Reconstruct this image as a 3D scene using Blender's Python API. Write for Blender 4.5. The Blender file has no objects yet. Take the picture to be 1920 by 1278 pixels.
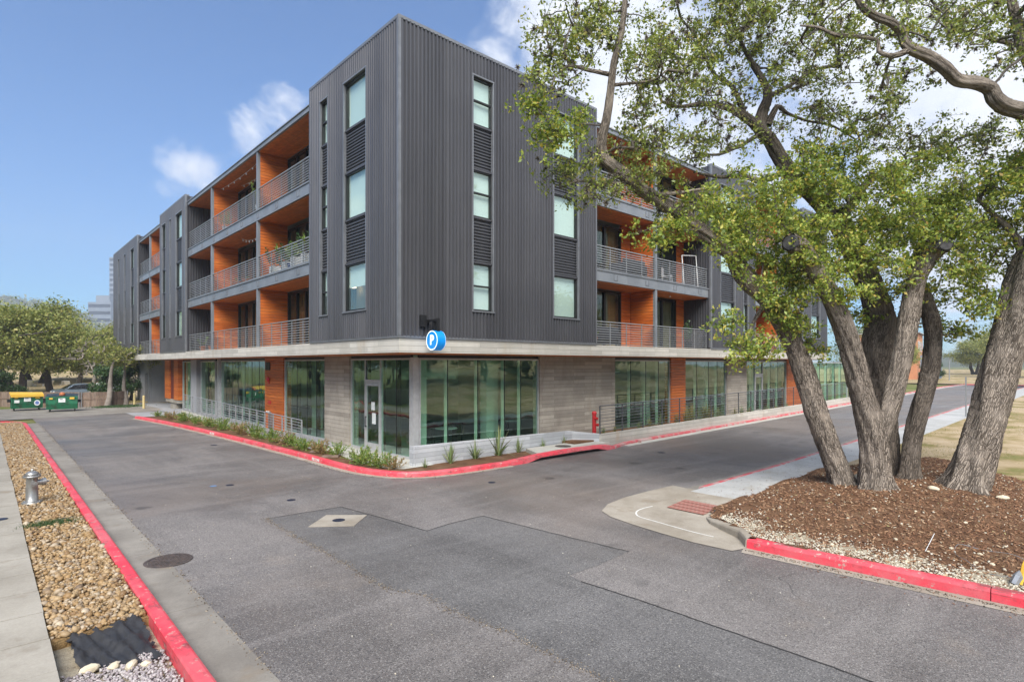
import bpy, math, random
import numpy as np
from mathutils import Vector, Matrix
random.seed(7); rng = np.random.default_rng(7)
scene = bpy.context.scene
R = math.radians
# ---------------------------------------------------------------- camera, sky, sun, exposure
FPX, CXP, HYP, ZC, DCOR = 1072.0, 960.0, 683.0, 3.285, 16.83
AR = math.atan(1160/FPX)
DV = (math.cos(AR), math.sin(AR)); RV = (math.sin(AR), -math.cos(AR))
LC = (748-CXP)/FPX*DCOR
CAM = (-(DCOR*DV[0]+LC*RV[0]), -(DCOR*DV[1]+LC*RV[1]))
cd = bpy.data.cameras.new('camera'); cam = bpy.data.objects.new('camera', cd)
scene.collection.objects.link(cam); scene.camera = cam
cam.location = (CAM[0], CAM[1], ZC)
cam.rotation_euler = (R(90), 0, math.atan2(DV[1], DV[0])-R(90))
cd.sensor_width = 36; cd.lens = FPX/1920*36; cd.shift_y = (HYP-639)/1920
cd.clip_start = 0.05; cd.clip_end = 6000
SUN_EL, SUN_AZ = R(46), R(228)          # azimuth of the sun measured from +X towards +Y
sd = bpy.data.lights.new('sun', 'SUN'); so = bpy.data.objects.new('sun', sd)
scene.collection.objects.link(so)
sd.energy = 2.9; sd.angle = R(40); sd.color = (1, .955, .9)
sdir = Vector((math.cos(SUN_EL)*math.cos(SUN_AZ), math.cos(SUN_EL)*math.sin(SUN_AZ), math.sin(SUN_EL)))
so.rotation_euler = sdir.to_track_quat('Z', 'Y').to_euler(); so.location = (0, -30, 40)
scene.view_settings.view_transform = 'Standard'; scene.view_settings.look = 'None'
scene.view_settings.gamma = 1.0; scene.view_settings.use_curve_mapping = False
scene.view_settings.exposure = 1.4
scene.cycles.use_denoising = True
scene.cycles.max_bounces = 8; scene.cycles.transparent_max_bounces = 16
scene.cycles.volume_bounces = 0
scene.cycles.caustics_reflective = False; scene.cycles.caustics_refractive = False

class NT:
    """small node helper"""
    def __init__(s, tree): s.t = tree; s.n = tree.nodes; s.l = tree.links
    def add(s, typ, ins=None, **kw):
        n = s.n.new(typ)
        for k, v in kw.items(): setattr(n, k, v)
        for k, v in (ins or {}).items(): s.set(n, k, v)
        return n
    def set(s, n, k, v):
        sock = n.inputs[k]
        if isinstance(v, bpy.types.NodeSocket): s.l.new(v, sock)
        elif isinstance(v, bpy.types.Node): s.l.new(v.outputs[0], sock)
        else:
            if hasattr(sock.default_value, '__len__') and len(sock.default_value) == 4 and len(v) == 3: v = (*v, 1)
            sock.default_value = v
    def math(s, op, a, b=None, clamp=False):
        n = s.add('ShaderNodeMath', operation=op, use_clamp=clamp)
        s.set(n, 0, a)
        if b is not None: s.set(n, 1, b)
        return n.outputs[0]
    def mix(s, fac, a, b, blend='MIX'):
        n = s.add('ShaderNodeMix', data_type='RGBA', blend_type=blend)
        s.set(n, 0, fac); s.set(n, 6, a); s.set(n, 7, b)
        return n.outputs[2]
    def noise(s, vec, scale, detail=4, rough=.55, dist=0):
        n = s.add('ShaderNodeTexNoise', {'Scale': scale, 'Detail': detail, 'Roughness': rough, 'Distortion': dist})
        if vec is not None: s.set(n, 'Vector', vec)
        return n.outputs[0]
    def ramp(s, fac, stops, interp='LINEAR'):
        n = s.add('ShaderNodeValToRGB', {0: fac}); e = n.color_ramp.elements; n.color_ramp.interpolation = interp
        while len(e) < len(stops): e.new(.5)
        for i, (p, c) in enumerate(stops):
            e[i].position = p; e[i].color = (*c, 1) if len(c) == 3 else c
        return n.outputs[0]
    def smooth(s, x, a, b, lo=0, hi=1):
        n = s.add('ShaderNodeMapRange', {0: x, 1: a, 2: b, 3: lo, 4: hi}, interpolation_type='SMOOTHSTEP')
        return n.outputs[0]
    def scale(s, vec, v3):
        n = s.add('ShaderNodeVectorMath', operation='MULTIPLY'); s.set(n, 0, vec); s.set(n, 1, v3); return n.outputs[0]
    def dot(s, vec, v3):
        n = s.add('ShaderNodeVectorMath', operation='DOT_PRODUCT'); s.set(n, 0, vec); s.set(n, 1, v3); return n.outputs['Value']

def ray(px): t = (px-CXP)/FPX; return (DV[0]+t*RV[0], DV[1]+t*RV[1])
def raydir(px, py):
    a = ray(px); return Vector((a[0], a[1], (HYP-py)/FPX)).normalized()

world = bpy.data.worlds.new('World'); scene.world = world; world.use_nodes = True
w = NT(world.node_tree); w.n.clear()
tc = w.add('ShaderNodeTexCoord').outputs['Generated']
sky = w.add('ShaderNodeTexSky', sky_type='NISHITA', sun_disc=False, sun_elevation=SUN_EL,
            sun_rotation=math.pi/2-SUN_AZ, air_density=1.0, dust_density=.6, ozone_density=1.6)
sep = w.add('ShaderNodeSeparateXYZ', {0: tc})
zz = w.math('ADD', w.math('MAXIMUM', sep.outputs[2], 0.0), .28)
comb = w.add('ShaderNodeCombineXYZ', {0: w.math('DIVIDE', sep.outputs[0], zz), 1: w.math('DIVIDE', sep.outputs[1], zz), 2: .37})
n1 = w.noise(comb.outputs[0], 1.5, 8, .56, .15)
n2 = w.noise(tc, 9.0, 8, .6, .3)
lat = w.dot(tc, (RV[0], RV[1], 0)); lat2 = w.math('MULTIPLY', lat, lat)
cover = w.math('ADD', w.math('ADD', w.math('MULTIPLY', lat, .09), w.math('MULTIPLY', w.math('MULTIPLY', lat2, lat2), .16)), w.math('MULTIPLY', w.dot(tc, (DV[0], DV[1], 0)), -.07))            # cloudier towards the street end
field = w.math('ADD', w.math('ADD', n1, cover), w.math('MULTIPLY', w.math('SUBTRACT', n2, .5), .62))
for (px, py, wid, amp) in [(375, 265, .9950, .215), (325, 345, .9960, .20), (535, 240, .9955, .22), (150, 572, .9970, .20),
                           (1090, 150, .972, .24), (1450, 250, .80, .20), (720, 30, .95, -.14), (150, 200, .92, -.10)]:
    d = raydir(px, py)
    b = w.smooth(w.dot(tc, tuple(d)), wid, 1.0)
    field = w.math('ADD', field, w.math('MULTIPLY', b, amp))
cm = w.smooth(field, .53, .76)
shade = w.smooth(w.noise(comb.outputs[0], 3.1, 5, .6), .35, .7)
cloudc = w.mix(shade, (3.9, 4.2, 4.9), (5.3, 5.4, 5.6))
skyc = w.mix(1.0, sky.outputs[0], (.335, .555, .775), 'MULTIPLY')
colr = w.mix(cm, skyc, cloudc)
bg = w.add('ShaderNodeBackground', {'Color': colr, 'Strength': .09})
w.l.new(bg.outputs[0], w.add('ShaderNodeOutputWorld').inputs[0])

# ---------------------------------------------------------------- geometry helpers
COL = scene.collection
def tag(o, label=None, cat=None, group=None, kind=None):
    for k, v in (('label', label), ('category', cat), ('group', group), ('kind', kind)):
        if v: o[k] = v
    return o
def empty(name, loc=(0, 0, 0), rz=0, **kw):
    o = bpy.data.objects.new(name, None); COL.objects.link(o); o.location = loc; o.rotation_euler = (0, 0, rz)
    o.empty_display_size = .2
    return tag(o, **kw)
def link(name, me, m=None, parent=None, loc=None, rz=None, **kw):
    o = bpy.data.objects.new(name, me); COL.objects.link(o)
    if m is not None and len(me.materials) == 0: me.materials.append(m)
    if parent is not None: o.parent = parent
    if loc is not None: o.location = loc
    if rz is not None: o.rotation_euler = (0, 0, rz)
    return tag(o, **kw)
def copy_tree(o, parent=None, **kw):
    c = o.copy(); COL.objects.link(c); c.parent = parent
    for ch in list(o.children): copy_tree(ch, c)
    return tag(c, **kw)
def npmesh(name, V, Fq, m=None, smooth=False, uv=None):
    """quads or tris from numpy arrays"""
    me = bpy.data.meshes.new(name); V = np.asarray(V, np.float32); Fq = np.asarray(Fq, np.int32)
    k = Fq.shape[1]
    me.vertices.add(len(V)); me.vertices.foreach_set('co', V.ravel())
    me.loops.add(Fq.size); me.loops.foreach_set('vertex_index', Fq.ravel())
    me.polygons.add(len(Fq)); me.polygons.foreach_set('loop_start', np.arange(0, Fq.size, k, dtype=np.int32))
    if smooth: me.polygons.foreach_set('use_smooth', np.ones(len(Fq), bool))
    if uv is not None:
        l = me.uv_layers.new(name='UVMap'); l.data.foreach_set('uv', np.asarray(uv, np.float32).ravel())
    me.update(calc_edges=True)
    if m: me.materials.append(m)
    return me
class MB:
    def __init__(s): s.v = []; s.f = []; s.sm = False
    def box(s, x0, x1, y0, y1, z0, z1):
        b = len(s.v)
        s.v += [(x0,y0,z0),(x1,y0,z0),(x1,y1,z0),(x0,y1,z0),(x0,y0,z1),(x1,y0,z1),(x1,y1,z1),(x0,y1,z1)]
        s.f += [tuple(b+i for i in q) for q in ((3,2,1,0),(4,5,6,7),(0,1,5,4),(1,2,6,5),(2,3,7,6),(3,0,4,7))]
        return s
    def obox(s, c, u, hu, hv, h, z0):      # box turned about z: centre c(2d), unit dir u, half sizes, height, bottom
        b = len(s.v); vx = (-u[1], u[0])
        for z in (z0, z0+h):
            for a, e in ((-1,-1),(1,-1),(1,1),(-1,1)):
                s.v.append((c[0]+a*hu*u[0]+e*hv*vx[0], c[1]+a*hu*u[1]+e*hv*vx[1], z))
        s.f += [tuple(b+i for i in q) for q in ((3,2,1,0),(4,5,6,7),(0,1,5,4),(1,2,6,5),(2,3,7,6),(3,0,4,7))]
        return s
    def poly(s, pts): b = len(s.v); s.v += [tuple(p) for p in pts]; s.f.append(tuple(range(b, b+len(pts)))); return s
    def prism(s, pts, z0, z1):
        b = len(s.v); n = len(pts)
        f0 = z0 if callable(z0) else (lambda x, y: z0); f1 = z1 if callable(z1) else (lambda x, y: z1)
        s.v += [(p[0], p[1], f0(*p)) for p in pts]+[(p[0], p[1], f1(*p)) for p in pts]
        s.f.append(tuple(range(b+n, b+2*n)))
        for i in range(n): j = (i+1) % n; s.f.append((b+i, b+j, b+n+j, b+n+i))
        return s
    def tube(s, pts, rads, n=8, cap=True):
        pts = [Vector(p) for p in pts]; b0 = len(s.v); up = Vector((.3, .2, 1)).normalized(); px = None
        if not hasattr(rads, '__len__'): rads = [rads]*len(pts)
        for i, p in enumerate(pts):
            t = (pts[min(i+1, len(pts)-1)]-pts[max(i-1, 0)])
            t = t.normalized() if t.length > 1e-9 else Vector((0, 0, 1))
            if px is None:
                px = t.cross(up)
                if px.length < .1: px = t.cross(Vector((1, 0, 0)))
            px = (px-t*px.dot(t)).normalized(); py = t.cross(px)
            for k in range(n):
                a = 2*math.pi*k/n; s.v.append(tuple(p+(px*math.cos(a)+py*math.sin(a))*rads[i]))
        for i in range(len(pts)-1):
            for k in range(n):
                a, c = b0+i*n+k, b0+i*n+(k+1) % n; s.f.append((a, c, c+n, a+n))
        if cap: s.f.append(tuple(b0+k for k in range(n))[::-1]); s.f.append(tuple(b0+(len(pts)-1)*n+k for k in range(n)))
        return s
    def lathe(s, prof, c=(0, 0, 0), n=20, axis='z'):
        b = len(s.v)
        for r, z in prof:
            for k in range(n):
                a = 2*math.pi*k/n; x, y = r*math.cos(a), r*math.sin(a)
                p = (x, y, z) if axis == 'z' else ((z, x, y) if axis == 'x' else (x, z, y))
                s.v.append((c[0]+p[0], c[1]+p[1], c[2]+p[2]))
        for i in range(len(prof)-1):
            for k in range(n):
                a, d = b+i*n+k, b+i*n+(k+1) % n; s.f.append((a, d, d+n, a+n))
        s.f.append(tuple(b+k for k in range(n))[::-1]); s.f.append(tuple(b+(len(prof)-1)*n+k for k in range(n)))
        return s
    def mesh(s, name, m=None):
        me = bpy.data.meshes.new(name); me.from_pydata(s.v, [], s.f)
        if s.sm:
            for p in me.polygons: p.use_smooth = True
        if m: me.materials.append(m)
        me.update(); return me
    def build(s, name, m, parent=None, **kw):
        return link(name, s.mesh(name, m), None, parent, **kw)
    def thing(s, name, m, **kw):            # top-level mesh thing: origin moved to its base
        a = np.array(s.v); c = np.array([(a[:,0].min()+a[:,0].max())/2, (a[:,1].min()+a[:,1].max())/2, a[:,2].min()])
        s.v = [tuple(p) for p in a-c]
        return s.build(name, m, loc=tuple(c), **kw)
def smooth_poly(pts, step):
    """Catmull-Rom resample of points (any dim)"""
    P = [np.array(p, float) for p in pts]; out = []
    for i in range(len(P)-1):
        p0, p1, p2, p3 = P[max(i-1, 0)], P[i], P[i+1], P[min(i+2, len(P)-1)]
        n = max(1, int(np.linalg.norm((p2-p1)[:3])/step))
        for k in range(n):
            t = k/n; out.append(.5*((2*p1)+(-p0+p2)*t+(2*p0-5*p1+4*p2-p3)*t*t+(-p0+3*p1-3*p2+p3)*t**3))
    out.append(P[-1]); return out
def terr(x):
    t = max(0.0, x-8.0); return .0132*(t*t/(t+3.0)) if t < 60 else .0132*60*60/63
def G(px, py, off=0.0):
    """ground point seen at a photo pixel"""
    z = off; a = ray(px)
    for _ in range(6):
        s = (ZC-z)*FPX/(py-HYP); x, y = CAM[0]+s*a[0], CAM[1]+s*a[1]; z = off+terr(x)
    return (x, y)
def at(px, py, s):
    a = ray(px); return (CAM[0]+s*a[0], CAM[1]+s*a[1], ZC+(HYP-py)/FPX*s)

# ---------------------------------------------------------------- materials
def newmat(name):
    m = bpy.data.materials.new(name); m.use_nodes = True; t = NT(m.node_tree); t.n.clear()
    out = t.add('ShaderNodeOutputMaterial'); b = t.add('ShaderNodeBsdfPrincipled'); t.l.new(b.outputs[0], out.inputs[0])
    return m, t, b, out
def bumped(t, b, h, dist=.01, strength=.5):
    n = t.add('ShaderNodeBump', {'Height': h, 'Distance': dist, 'Strength': strength}); t.l.new(n.outputs[0], b.inputs['Normal'])
def plain(name, c1, c2=None, rough=.6, metal=0, scale=6, bump=0, bscale=60, stretch=(1, 1, 1), detail=5, spec=None, lo=.3, hi=.7, rvar=0):
    m, t, b, out = newmat(name); co = t.add('ShaderNodeTexCoord').outputs['Object']; v = t.scale(co, stretch)
    if c2 is None: c2 = tuple(x*.82 for x in c1)
    n = t.noise(v, scale, detail)
    t.set(b, 'Base Color', t.mix(t.smooth(n, lo, hi), c1, c2))
    b.inputs['Roughness'].default_value = rough; b.inputs['Metallic'].default_value = metal
    if spec is not None: b.inputs['Specular IOR Level'].default_value = spec
    if rvar: t.set(b, 'Roughness', t.smooth(t.noise(v, scale*.5, 3), .3, .7, rough-rvar, rough+rvar))
    if bump: bumped(t, b, t.noise(v, bscale, 4), .01, bump)
    return m
def islandmat(name, stops, rough=.6, bump=0, bscale=40, grain=None, transl=0, noise_amt=.25, nscale=20):
    """colour per loose piece"""
    m, t, b, out = newmat(name); g = t.add('ShaderNodeNewGeometry').outputs['Random Per Island']
    co = t.add('ShaderNodeTexCoord').outputs['Object']
    c = t.ramp(g, stops)
    n = t.noise(t.scale(co, grain or (1, 1, 1)), nscale, 5)
    c = t.mix(noise_amt, c, t.mix(t.smooth(n, .3, .7), c, (.0, .0, .0)), 'MIX')
    t.set(b, 'Base Color', c); b.inputs['Roughness'].default_value = rough
    if bump: bumped(t, b, t.noise(t.scale(co, grain or (1, 1, 1)), bscale, 4), .01, bump)
    if transl:
        tr = t.add('ShaderNodeBsdfTranslucent', {'Color': t.mix(1.0, c, (1.0, .95, .5), 'MULTIPLY')})
        ms = t.add('ShaderNodeMixShader', {0: transl, 1: b.outputs[0], 2: tr.outputs[0]}); t.l.new(ms.outputs[0], out.inputs[0])
    return m
def glass(name, tint, base=.2, wob=.012, wscale=1.2):
    m, t, b, out = newmat(name); t.n.remove(b)
    co = t.add('ShaderNodeTexCoord').outputs['Object']
    bp = t.add('ShaderNodeBump', {'Height': t.noise(co, wscale, 2), 'Distance': wob, 'Strength': .35})
    ge = t.add('ShaderNodeNewGeometry'); dp = t.add('ShaderNodeVectorMath', {0: ge.outputs['Normal'], 1: ge.outputs['Incoming']}, operation='DOT_PRODUCT')
    c1 = t.math('SUBTRACT', 1.0, t.math('ABSOLUTE', dp.outputs['Value']), True)      # Schlick, the same from both sides of the pane
    fac = t.math('ADD', t.math('MULTIPLY', t.math('POWER', c1, 4.0), 1-base), base, True)
    tr = t.add('ShaderNodeBsdfTransparent', {'Color': tint})
    gl = t.add('ShaderNodeBsdfGlossy', {'Color': (.80, .97, .88), 'Roughness': .004, 'Normal': bp.outputs[0]})
    ms = t.add('ShaderNodeMixShader', {0: fac, 1: tr.outputs[0], 2: gl.outputs[0]}); t.l.new(ms.outputs[0], out.inputs[0])
    return m
M = {}
M['metal'] = plain('charcoal_metal_cladding', (.088, .087, .094), (.070, .069, .076), .40, .3, 1.5, .03, 30, (1, 1, .15), rvar=.06)
def mk_metal():
    m, t, b, out = newmat('charcoal_metal_cladding'); co = t.add('ShaderNodeTexCoord').outputs['Object']; sp = t.add('ShaderNodeSeparateXYZ', {0: co})
    u = t.math('FLOOR', t.math('DIVIDE', t.math('ADD', sp.outputs[0], sp.outputs[1]), .84)); wn = t.add('ShaderNodeTexWhiteNoise', {1: u}, noise_dimensions='1D').outputs[0]
    c = t.mix(wn, (.078, .077, .083), (.098, .097, .104)); st = t.noise(t.scale(co, (2.2, 2.2, .06)), 2.2, 6, .65)
    c = t.mix(t.smooth(st, .45, .75, 0, .4), c, (.13, .128, .13)); c = t.mix(t.smooth(t.noise(co, .5, 4), .4, .7, 0, .3), c, (.06, .06, .066))
    t.set(b, 'Base Color', c); b.inputs['Metallic'].default_value = .35; t.set(b, 'Roughness', t.math('ADD', t.math('MULTIPLY', wn, .12), t.smooth(st, .3, .7, .28, .42)))
    bumped(t, b, t.noise(t.scale(co, (1, 1, .4)), 1.3, 3), .02, .25); return m
M['metal'] = mk_metal()
M['trim'] = plain('grey_metal_trim', (.22, .225, .235), (.18, .185, .195), .4, .35, 3)
M['zinc'] = plain('zinc_fascia', (.27, .285, .30), (.21, .225, .24), .45, .35, 1.2, .02, 25)
M['rail'] = plain('railing_steel', (.36, .37, .375), (.29, .30, .305), .42, .3, 8)
M['raildark'] = plain('dark_railing_steel', (.13, .135, .14), (.10, .105, .11), .42, .3, 8)
M['darkframe'] = plain('dark_bronze_frame', (.022, .021, .020), (.016, .015, .015), .4, .2, 5)
M['alu'] = plain('aluminium_frame', (.55, .55, .54), (.47, .47, .46), .42, .35, 5)
M['cedar'] = islandmat('cedar_boards', [(0, (.52, .115, .018)), (.35, (.70, .17, .026)), (.7, (.80, .235, .042)), (1, (.62, .13, .017))], .5, .12, 14, (.6, .6, 14), noise_amt=.45, nscale=3)
M['soffit'] = islandmat('cedar_soffit_boards', [(0, (.55, .155, .034)), (.5, (.72, .215, .048)), (1, (.62, .165, .036))], .55, .1, 14, (3, 3, 3), noise_amt=.30, nscale=2)
M['glass'] = glass('green_storefront_glass', (.66, .93, .78), .19, .02, .9)
M['glassup'] = glass('window_glass', (.88, .96, .93), .24, .006, 1.5)
M['blind'] = plain('roller_shade', (.82, .90, .84), (.78, .87, .81), .8, 0, .6)
M['curtain'] = plain('beige_curtain', (.42, .33, .18), (.30, .23, .12), .9, 0, 2)
M['roomwall'] = plain('room_plaster', (.42, .36, .27), (.38, .32, .24), .85, 0, 1)
M['white'] = plain('white_paint', (.74, .74, .71), (.66, .66, .63), .55, 0, 4)
M['intwhite'] = plain('interior_white_paint', (.72, .74, .66), (.66, .68, .60), .6, 0, 2)
M['black'] = plain('black_metal', (.012, .012, .013), (.018, .018, .019), .45, .2, 8)
M['red'] = plain('red_enamel', (.50, .022, .025), (.42, .018, .02), .4, 0, 8)
M['roof'] = plain('roof_membrane', (.4, .4, .4), (.34, .34, .34), .8, 0, 1)
def mk_concrete(name, c1, c2, board=0, warm=None, scale=.9, stain=.5):
    m, t, b, out = newmat(name); co = t.add('ShaderNodeTexCoord').outputs['Object']
    n = t.noise(co, scale, 8, .62); c = t.mix(t.smooth(n, .32, .68), c1, c2)
    fine = t.noise(co, 38, 3); c = t.mix(.22, c, t.mix(fine, (.08, .08, .08), (.9, .9, .88)), 'OVERLAY')
    h = t.math('MULTIPLY', t.noise(co, 60, 4), .3)
    if board:
        sp = t.add('ShaderNodeSeparateXYZ', {0: co})
        cv = t.add('ShaderNodeCombineXYZ', {0: t.math('ADD', sp.outputs[0], sp.outputs[1]), 1: sp.outputs[2], 2: 0.0})
        br = t.add('ShaderNodeTexBrick', {'Vector': cv.outputs[0], 'Color1': (.0, .0, .0), 'Color2': (1, 1, 1), 'Mortar': (.5, .5, .5), 'Scale': 1.0,
                   'Mortar Size': .009, 'Mortar Smooth': .3, 'Brick Width': 1.9, 'Row Height': board}, offset=.37, offset_frequency=2)
        c = t.mix(.48, c, t.mix(br.outputs[0], tuple(x*.72 for x in c2), tuple(min(1, x*1.12) for x in c1)))
        gr = t.noise(t.scale(cv.outputs[0], (1.2, 22, 1)), 3, 5); c = t.mix(t.smooth(gr, .5, .8, 0, .3), c, tuple(x*.62 for x in c2))
        c = t.mix(t.math('MULTIPLY', br.outputs[1], .6), c, tuple(x*.5 for x in c2))
        h = t.math('ADD', h, t.math('SUBTRACT', t.math('MULTIPLY', br.outputs[0], .35), br.outputs[1]))
    st = t.noise(t.scale(co, (1.1, 1.1, .25)), 1.4, 6, .7)
    c = t.mix(t.smooth(st, .52, .72, 0, stain), c, tuple(x*.6 for x in c2))
    if warm: c = t.mix(t.smooth(t.noise(t.scale(co, (1.4, 1.4, .3)), 1.1, 5), .58, .75, 0, .5), c, warm)
    t.set(b, 'Base Color', c); b.inputs['Roughness'].default_value = .82; bumped(t, b, h, .012, .5)
    return m
M['board'] = mk_concrete('board_formed_concrete', (.50, .445, .365), (.29, .25, .20), .155, (.50, .41, .30))
M['band'] = mk_concrete('concrete_slab_edge', (.58, .545, .475), (.46, .43, .365), .16, (.50, .38, .24), 1.3, .4)
M['planterwall'] = mk_concrete('pale_board_concrete', (.52, .53, .53), (.40, .41, .42), .14, (.5, .5, .48))
M['conc'] = mk_concrete('pavement_concrete', (.38, .345, .285), (.28, .25, .20), 0, (.30, .23, .15), .7, .5)
M['concright'] = mk_concrete('grey_pavement_concrete', (.48, .475, .45), (.38, .375, .35), 0, (.42, .36, .27), .7, .4)
M['gutter'] = mk_concrete('gutter_concrete', (.28, .255, .215), (.185, .165, .138), 0, (.28, .22, .15), .8, .6)
M['tan'] = mk_concrete('tan_concrete', (.38, .335, .27), (.27, .23, .175), 0, (.33, .25, .16), .9, .5)
M['paleconc'] = mk_concrete('new_pale_concrete', (.50, .49, .43), (.42, .40, .34), 0, None, .8, .2)
M['conint'] = mk_concrete('dull_concrete', (.34, .34, .34), (.27, .27, .27), 0, None, .7, .3)
def mk_asphalt(name, base, streak, agg):
    m, t, b, out = newmat(name); co = t.add('ShaderNodeTexCoord').outputs['Object']
    big = t.noise(co, .22, 6, .6, .4); mid = t.noise(co, 1.6, 6, .6)
    c = t.mix(t.smooth(big, .36, .64), tuple(x*1.08 for x in base), tuple(x*.66 for x in base))
    c = t.mix(t.smooth(mid, .45, .75, 0, .35), c, tuple(x*.6 for x in base))
    sk = t.noise(t.scale(co, (1.0, .10, 1)), .9, 6, .6, .6); c = t.mix(t.smooth(sk, .46, .62, 0, .5), c, tuple(x*.62 for x in base))
    sk = t.noise(t.scale(co, (.12, 1.0, 1)), 1.1, 6, .6, .8); c = t.mix(t.smooth(sk, .48, .66, 0, .42), c, tuple(x*1.3 for x in base))
    tan = t.noise(co, .5, 5, .65); c = t.mix(t.smooth(tan, .58, .74, 0, .4), c, streak)
    v = t.add('ShaderNodeTexVoronoi', {'Vector': co, 'Scale': 75.0}); sp = t.add('ShaderNodeSeparateColor', {0: v.outputs['Color']})
    c = t.mix(t.smooth(sp.outputs[0], .72, .98, 0, agg), c, (.55, .52, .47)); c = t.mix(t.smooth(sp.outputs[1], .6, .95, 0, .55), c, (.03, .03, .03))
    sp2 = t.noise(co, 7.0, 4, .7); c = t.mix(t.smooth(sp2, .70, .76, 0, .5), c, tuple(x*.45 for x in base))
    br_ = t.noise(co, .13, 5, .6, .5); c = t.mix(t.smooth(br_, .46, .66, 0, .35), c, (base[0]*1.12, base[1]*.98, base[2]*.84))
    ov = t.add('ShaderNodeTexVoronoi', {'Vector': co, 'Scale': .62}); om = t.math('MULTIPLY', t.smooth(t.math('ADD', ov.outputs['Distance'], t.math('MULTIPLY', t.noise(co, 5, 3), .12)), .14, .22, 1, 0), t.smooth(t.noise(co, .37, 2), .5, .6))
    c = t.mix(t.math('MULTIPLY', om, .55), c, (.035, .033, .032))
    cr_ = t.add('ShaderNodeTexVoronoi', {'Vector': t.add('ShaderNodeVectorMath', {0: co, 1: t.scale(t.add('ShaderNodeTexNoise', {'Vector': co, 'Scale': 1.5, 'Detail': 5.0}).outputs['Color'], (.5, .5, .5))}, operation='ADD').outputs[0], 'Scale': .23}, feature='DISTANCE_TO_EDGE')
    c = t.mix(t.math('MULTIPLY', t.smooth(cr_.outputs[0], .0018, .0035, 1, 0), t.smooth(t.noise(co, .3, 3), .54, .62, 0, .5)), c, (.03, .028, .026))
    t.set(b, 'Base Color', c); t.set(b, 'Roughness', t.smooth(big, .36, .64, .82, .42)); b.inputs['Specular IOR Level'].default_value = .35
    bumped(t, b, v.outputs['Distance'], .006, .55); return m
M['asphalt'] = mk_asphalt('worn_asphalt', (.192, .173, .159), (.26, .21, .165), .3)
M['patch'] = mk_asphalt('newer_asphalt', (.142, .134, .127), (.19, .16, .13), .26)
M['crack'] = plain('crack_filler', (.02, .02, .02), (.05, .045, .04), .7, 0, 9)
def mk_redkerb():
    m, t, b, out = newmat('red_kerb_paint'); co = t.add('ShaderNodeTexCoord').outputs['Object']
    c = t.mix(t.smooth(t.noise(co, 1.3, 7, .65), .35, .68), (.70, .045, .07), (.62, .12, .135))
    c = t.mix(t.smooth(t.noise(co, 3.2, 8, .74), .52, .62, 0, .55), c, (.26, .05, .055))
    c = t.mix(t.smooth(t.noise(t.scale(co, (1, .3, 3)), 2.4, 8, .7), .56, .63, 0, .6), c, (.12, .065, .06))
    c = t.mix(t.smooth(t.noise(co, 9, 8, .75), .575, .625, 0, .9), c, (.42, .35, .29))
    t.set(b, 'Base Color', c); b.inputs['Roughness'].default_value = .55; bumped(t, b, t.noise(co, 45, 4), .006, .4); return m
M['kerb'] = mk_redkerb()
M['kerbfaded'] = plain('worn_red_kerb_paint', (.52, .085, .095), (.44, .30, .27), .7, 0, 4, .2, lo=.42, hi=.62)
def mk_ground(name, stops, scale, fine=(.25, 55), bump=.5):
    m, t, b, out = newmat(name); co = t.add('ShaderNodeTexCoord').outputs['Object']
    c = t.ramp(t.noise(co, scale, 8, .62), stops); f = t.noise(co, fine[1], 4, .6)
    c = t.mix(fine[0], c, t.mix(f, (.0, .0, .0), (1, 1, 1)), 'OVERLAY')
    t.set(b, 'Base Color', c); b.inputs['Roughness'].default_value = .95; b.inputs['Specular IOR Level'].default_value = .1
    bumped(t, b, t.math('ADD', f, t.noise(co, fine[1]*.3, 3)), .03, bump); return m
M['lawn'] = mk_ground('dry_lawn', [(.30, (.50, .39, .26)), (.47, (.42, .32, .19)), (.55, (.30, .235, .11)), (.64, (.19, .185, .06)), (.75, (.36, .27, .15))], .55)
M['greenlawn'] = mk_ground('green_lawn', [(.3, (.10, .14, .03)), (.5, (.15, .16, .05)), (.7, (.24, .20, .09))], .3)
M['mulchsoil'] = mk_ground('mulch_soil', [(.3, (.11, .06, .034)), (.5, (.17, .092, .05)), (.7, (.22, .135, .08))], 2.2, (.5, 70), .9)
M['caliche'] = mk_ground('pale_gravel_soil', [(.3, (.30, .25, .17)), (.5, (.42, .36, .26)), (.7, (.22, .17, .11))], 3.0, (.5, 60), .8)
M['pebsoil'] = mk_ground('pebble_bed_soil', [(.3, (.18, .11, .05)), (.5, (.28, .18, .08)), (.7, (.34, .24, .12))], 6.0, (.55, 60), .9)
M['pebble'] = islandmat('river_pebbles', [(0, (.21, .12, .048)), (.25, (.34, .21, .085)), (.5, (.43, .30, .155)), (.7, (.26, .17, .085)), (.85, (.52, .42, .29)), (1, (.17, .115, .07))], .6, .2, 60, noise_amt=.2, nscale=25)
M['finegravel'] = islandmat('crushed_grey_gravel', [(0, (.30, .25, .25)), (.5, (.42, .37, .36)), (1, (.50, .46, .43))], .8, .2, 80)
M['chips'] = islandmat('mulch_chips', [(0, (.09, .043, .022)), (.4, (.21, .10, .05)), (.75, (.32, .165, .083)), (.93, (.43, .26, .145)), (1, (.56, .41, .26))], .9)
M['rock'] = plain('limestone', (.66, .58, .42), (.50, .42, .29), .9, 0, 5, .5, 14)
M['gritmat'] = islandmat('road_grit_bits', [(0, (.06, .045, .03)), (.5, (.20, .15, .10)), (1, (.40, .33, .24))], .9)
M['litter'] = islandmat('dry_leaf_litter', [(0, (.16, .085, .045)), (.5, (.30, .18, .09)), (.85, (.45, .32, .17)), (1, (.30, .27, .10))], .8)
M['rockchips'] = islandmat('limestone_chips', [(0, (.42, .36, .26)), (.5, (.60, .54, .41)), (1, (.72, .67, .55))], .9)
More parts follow.
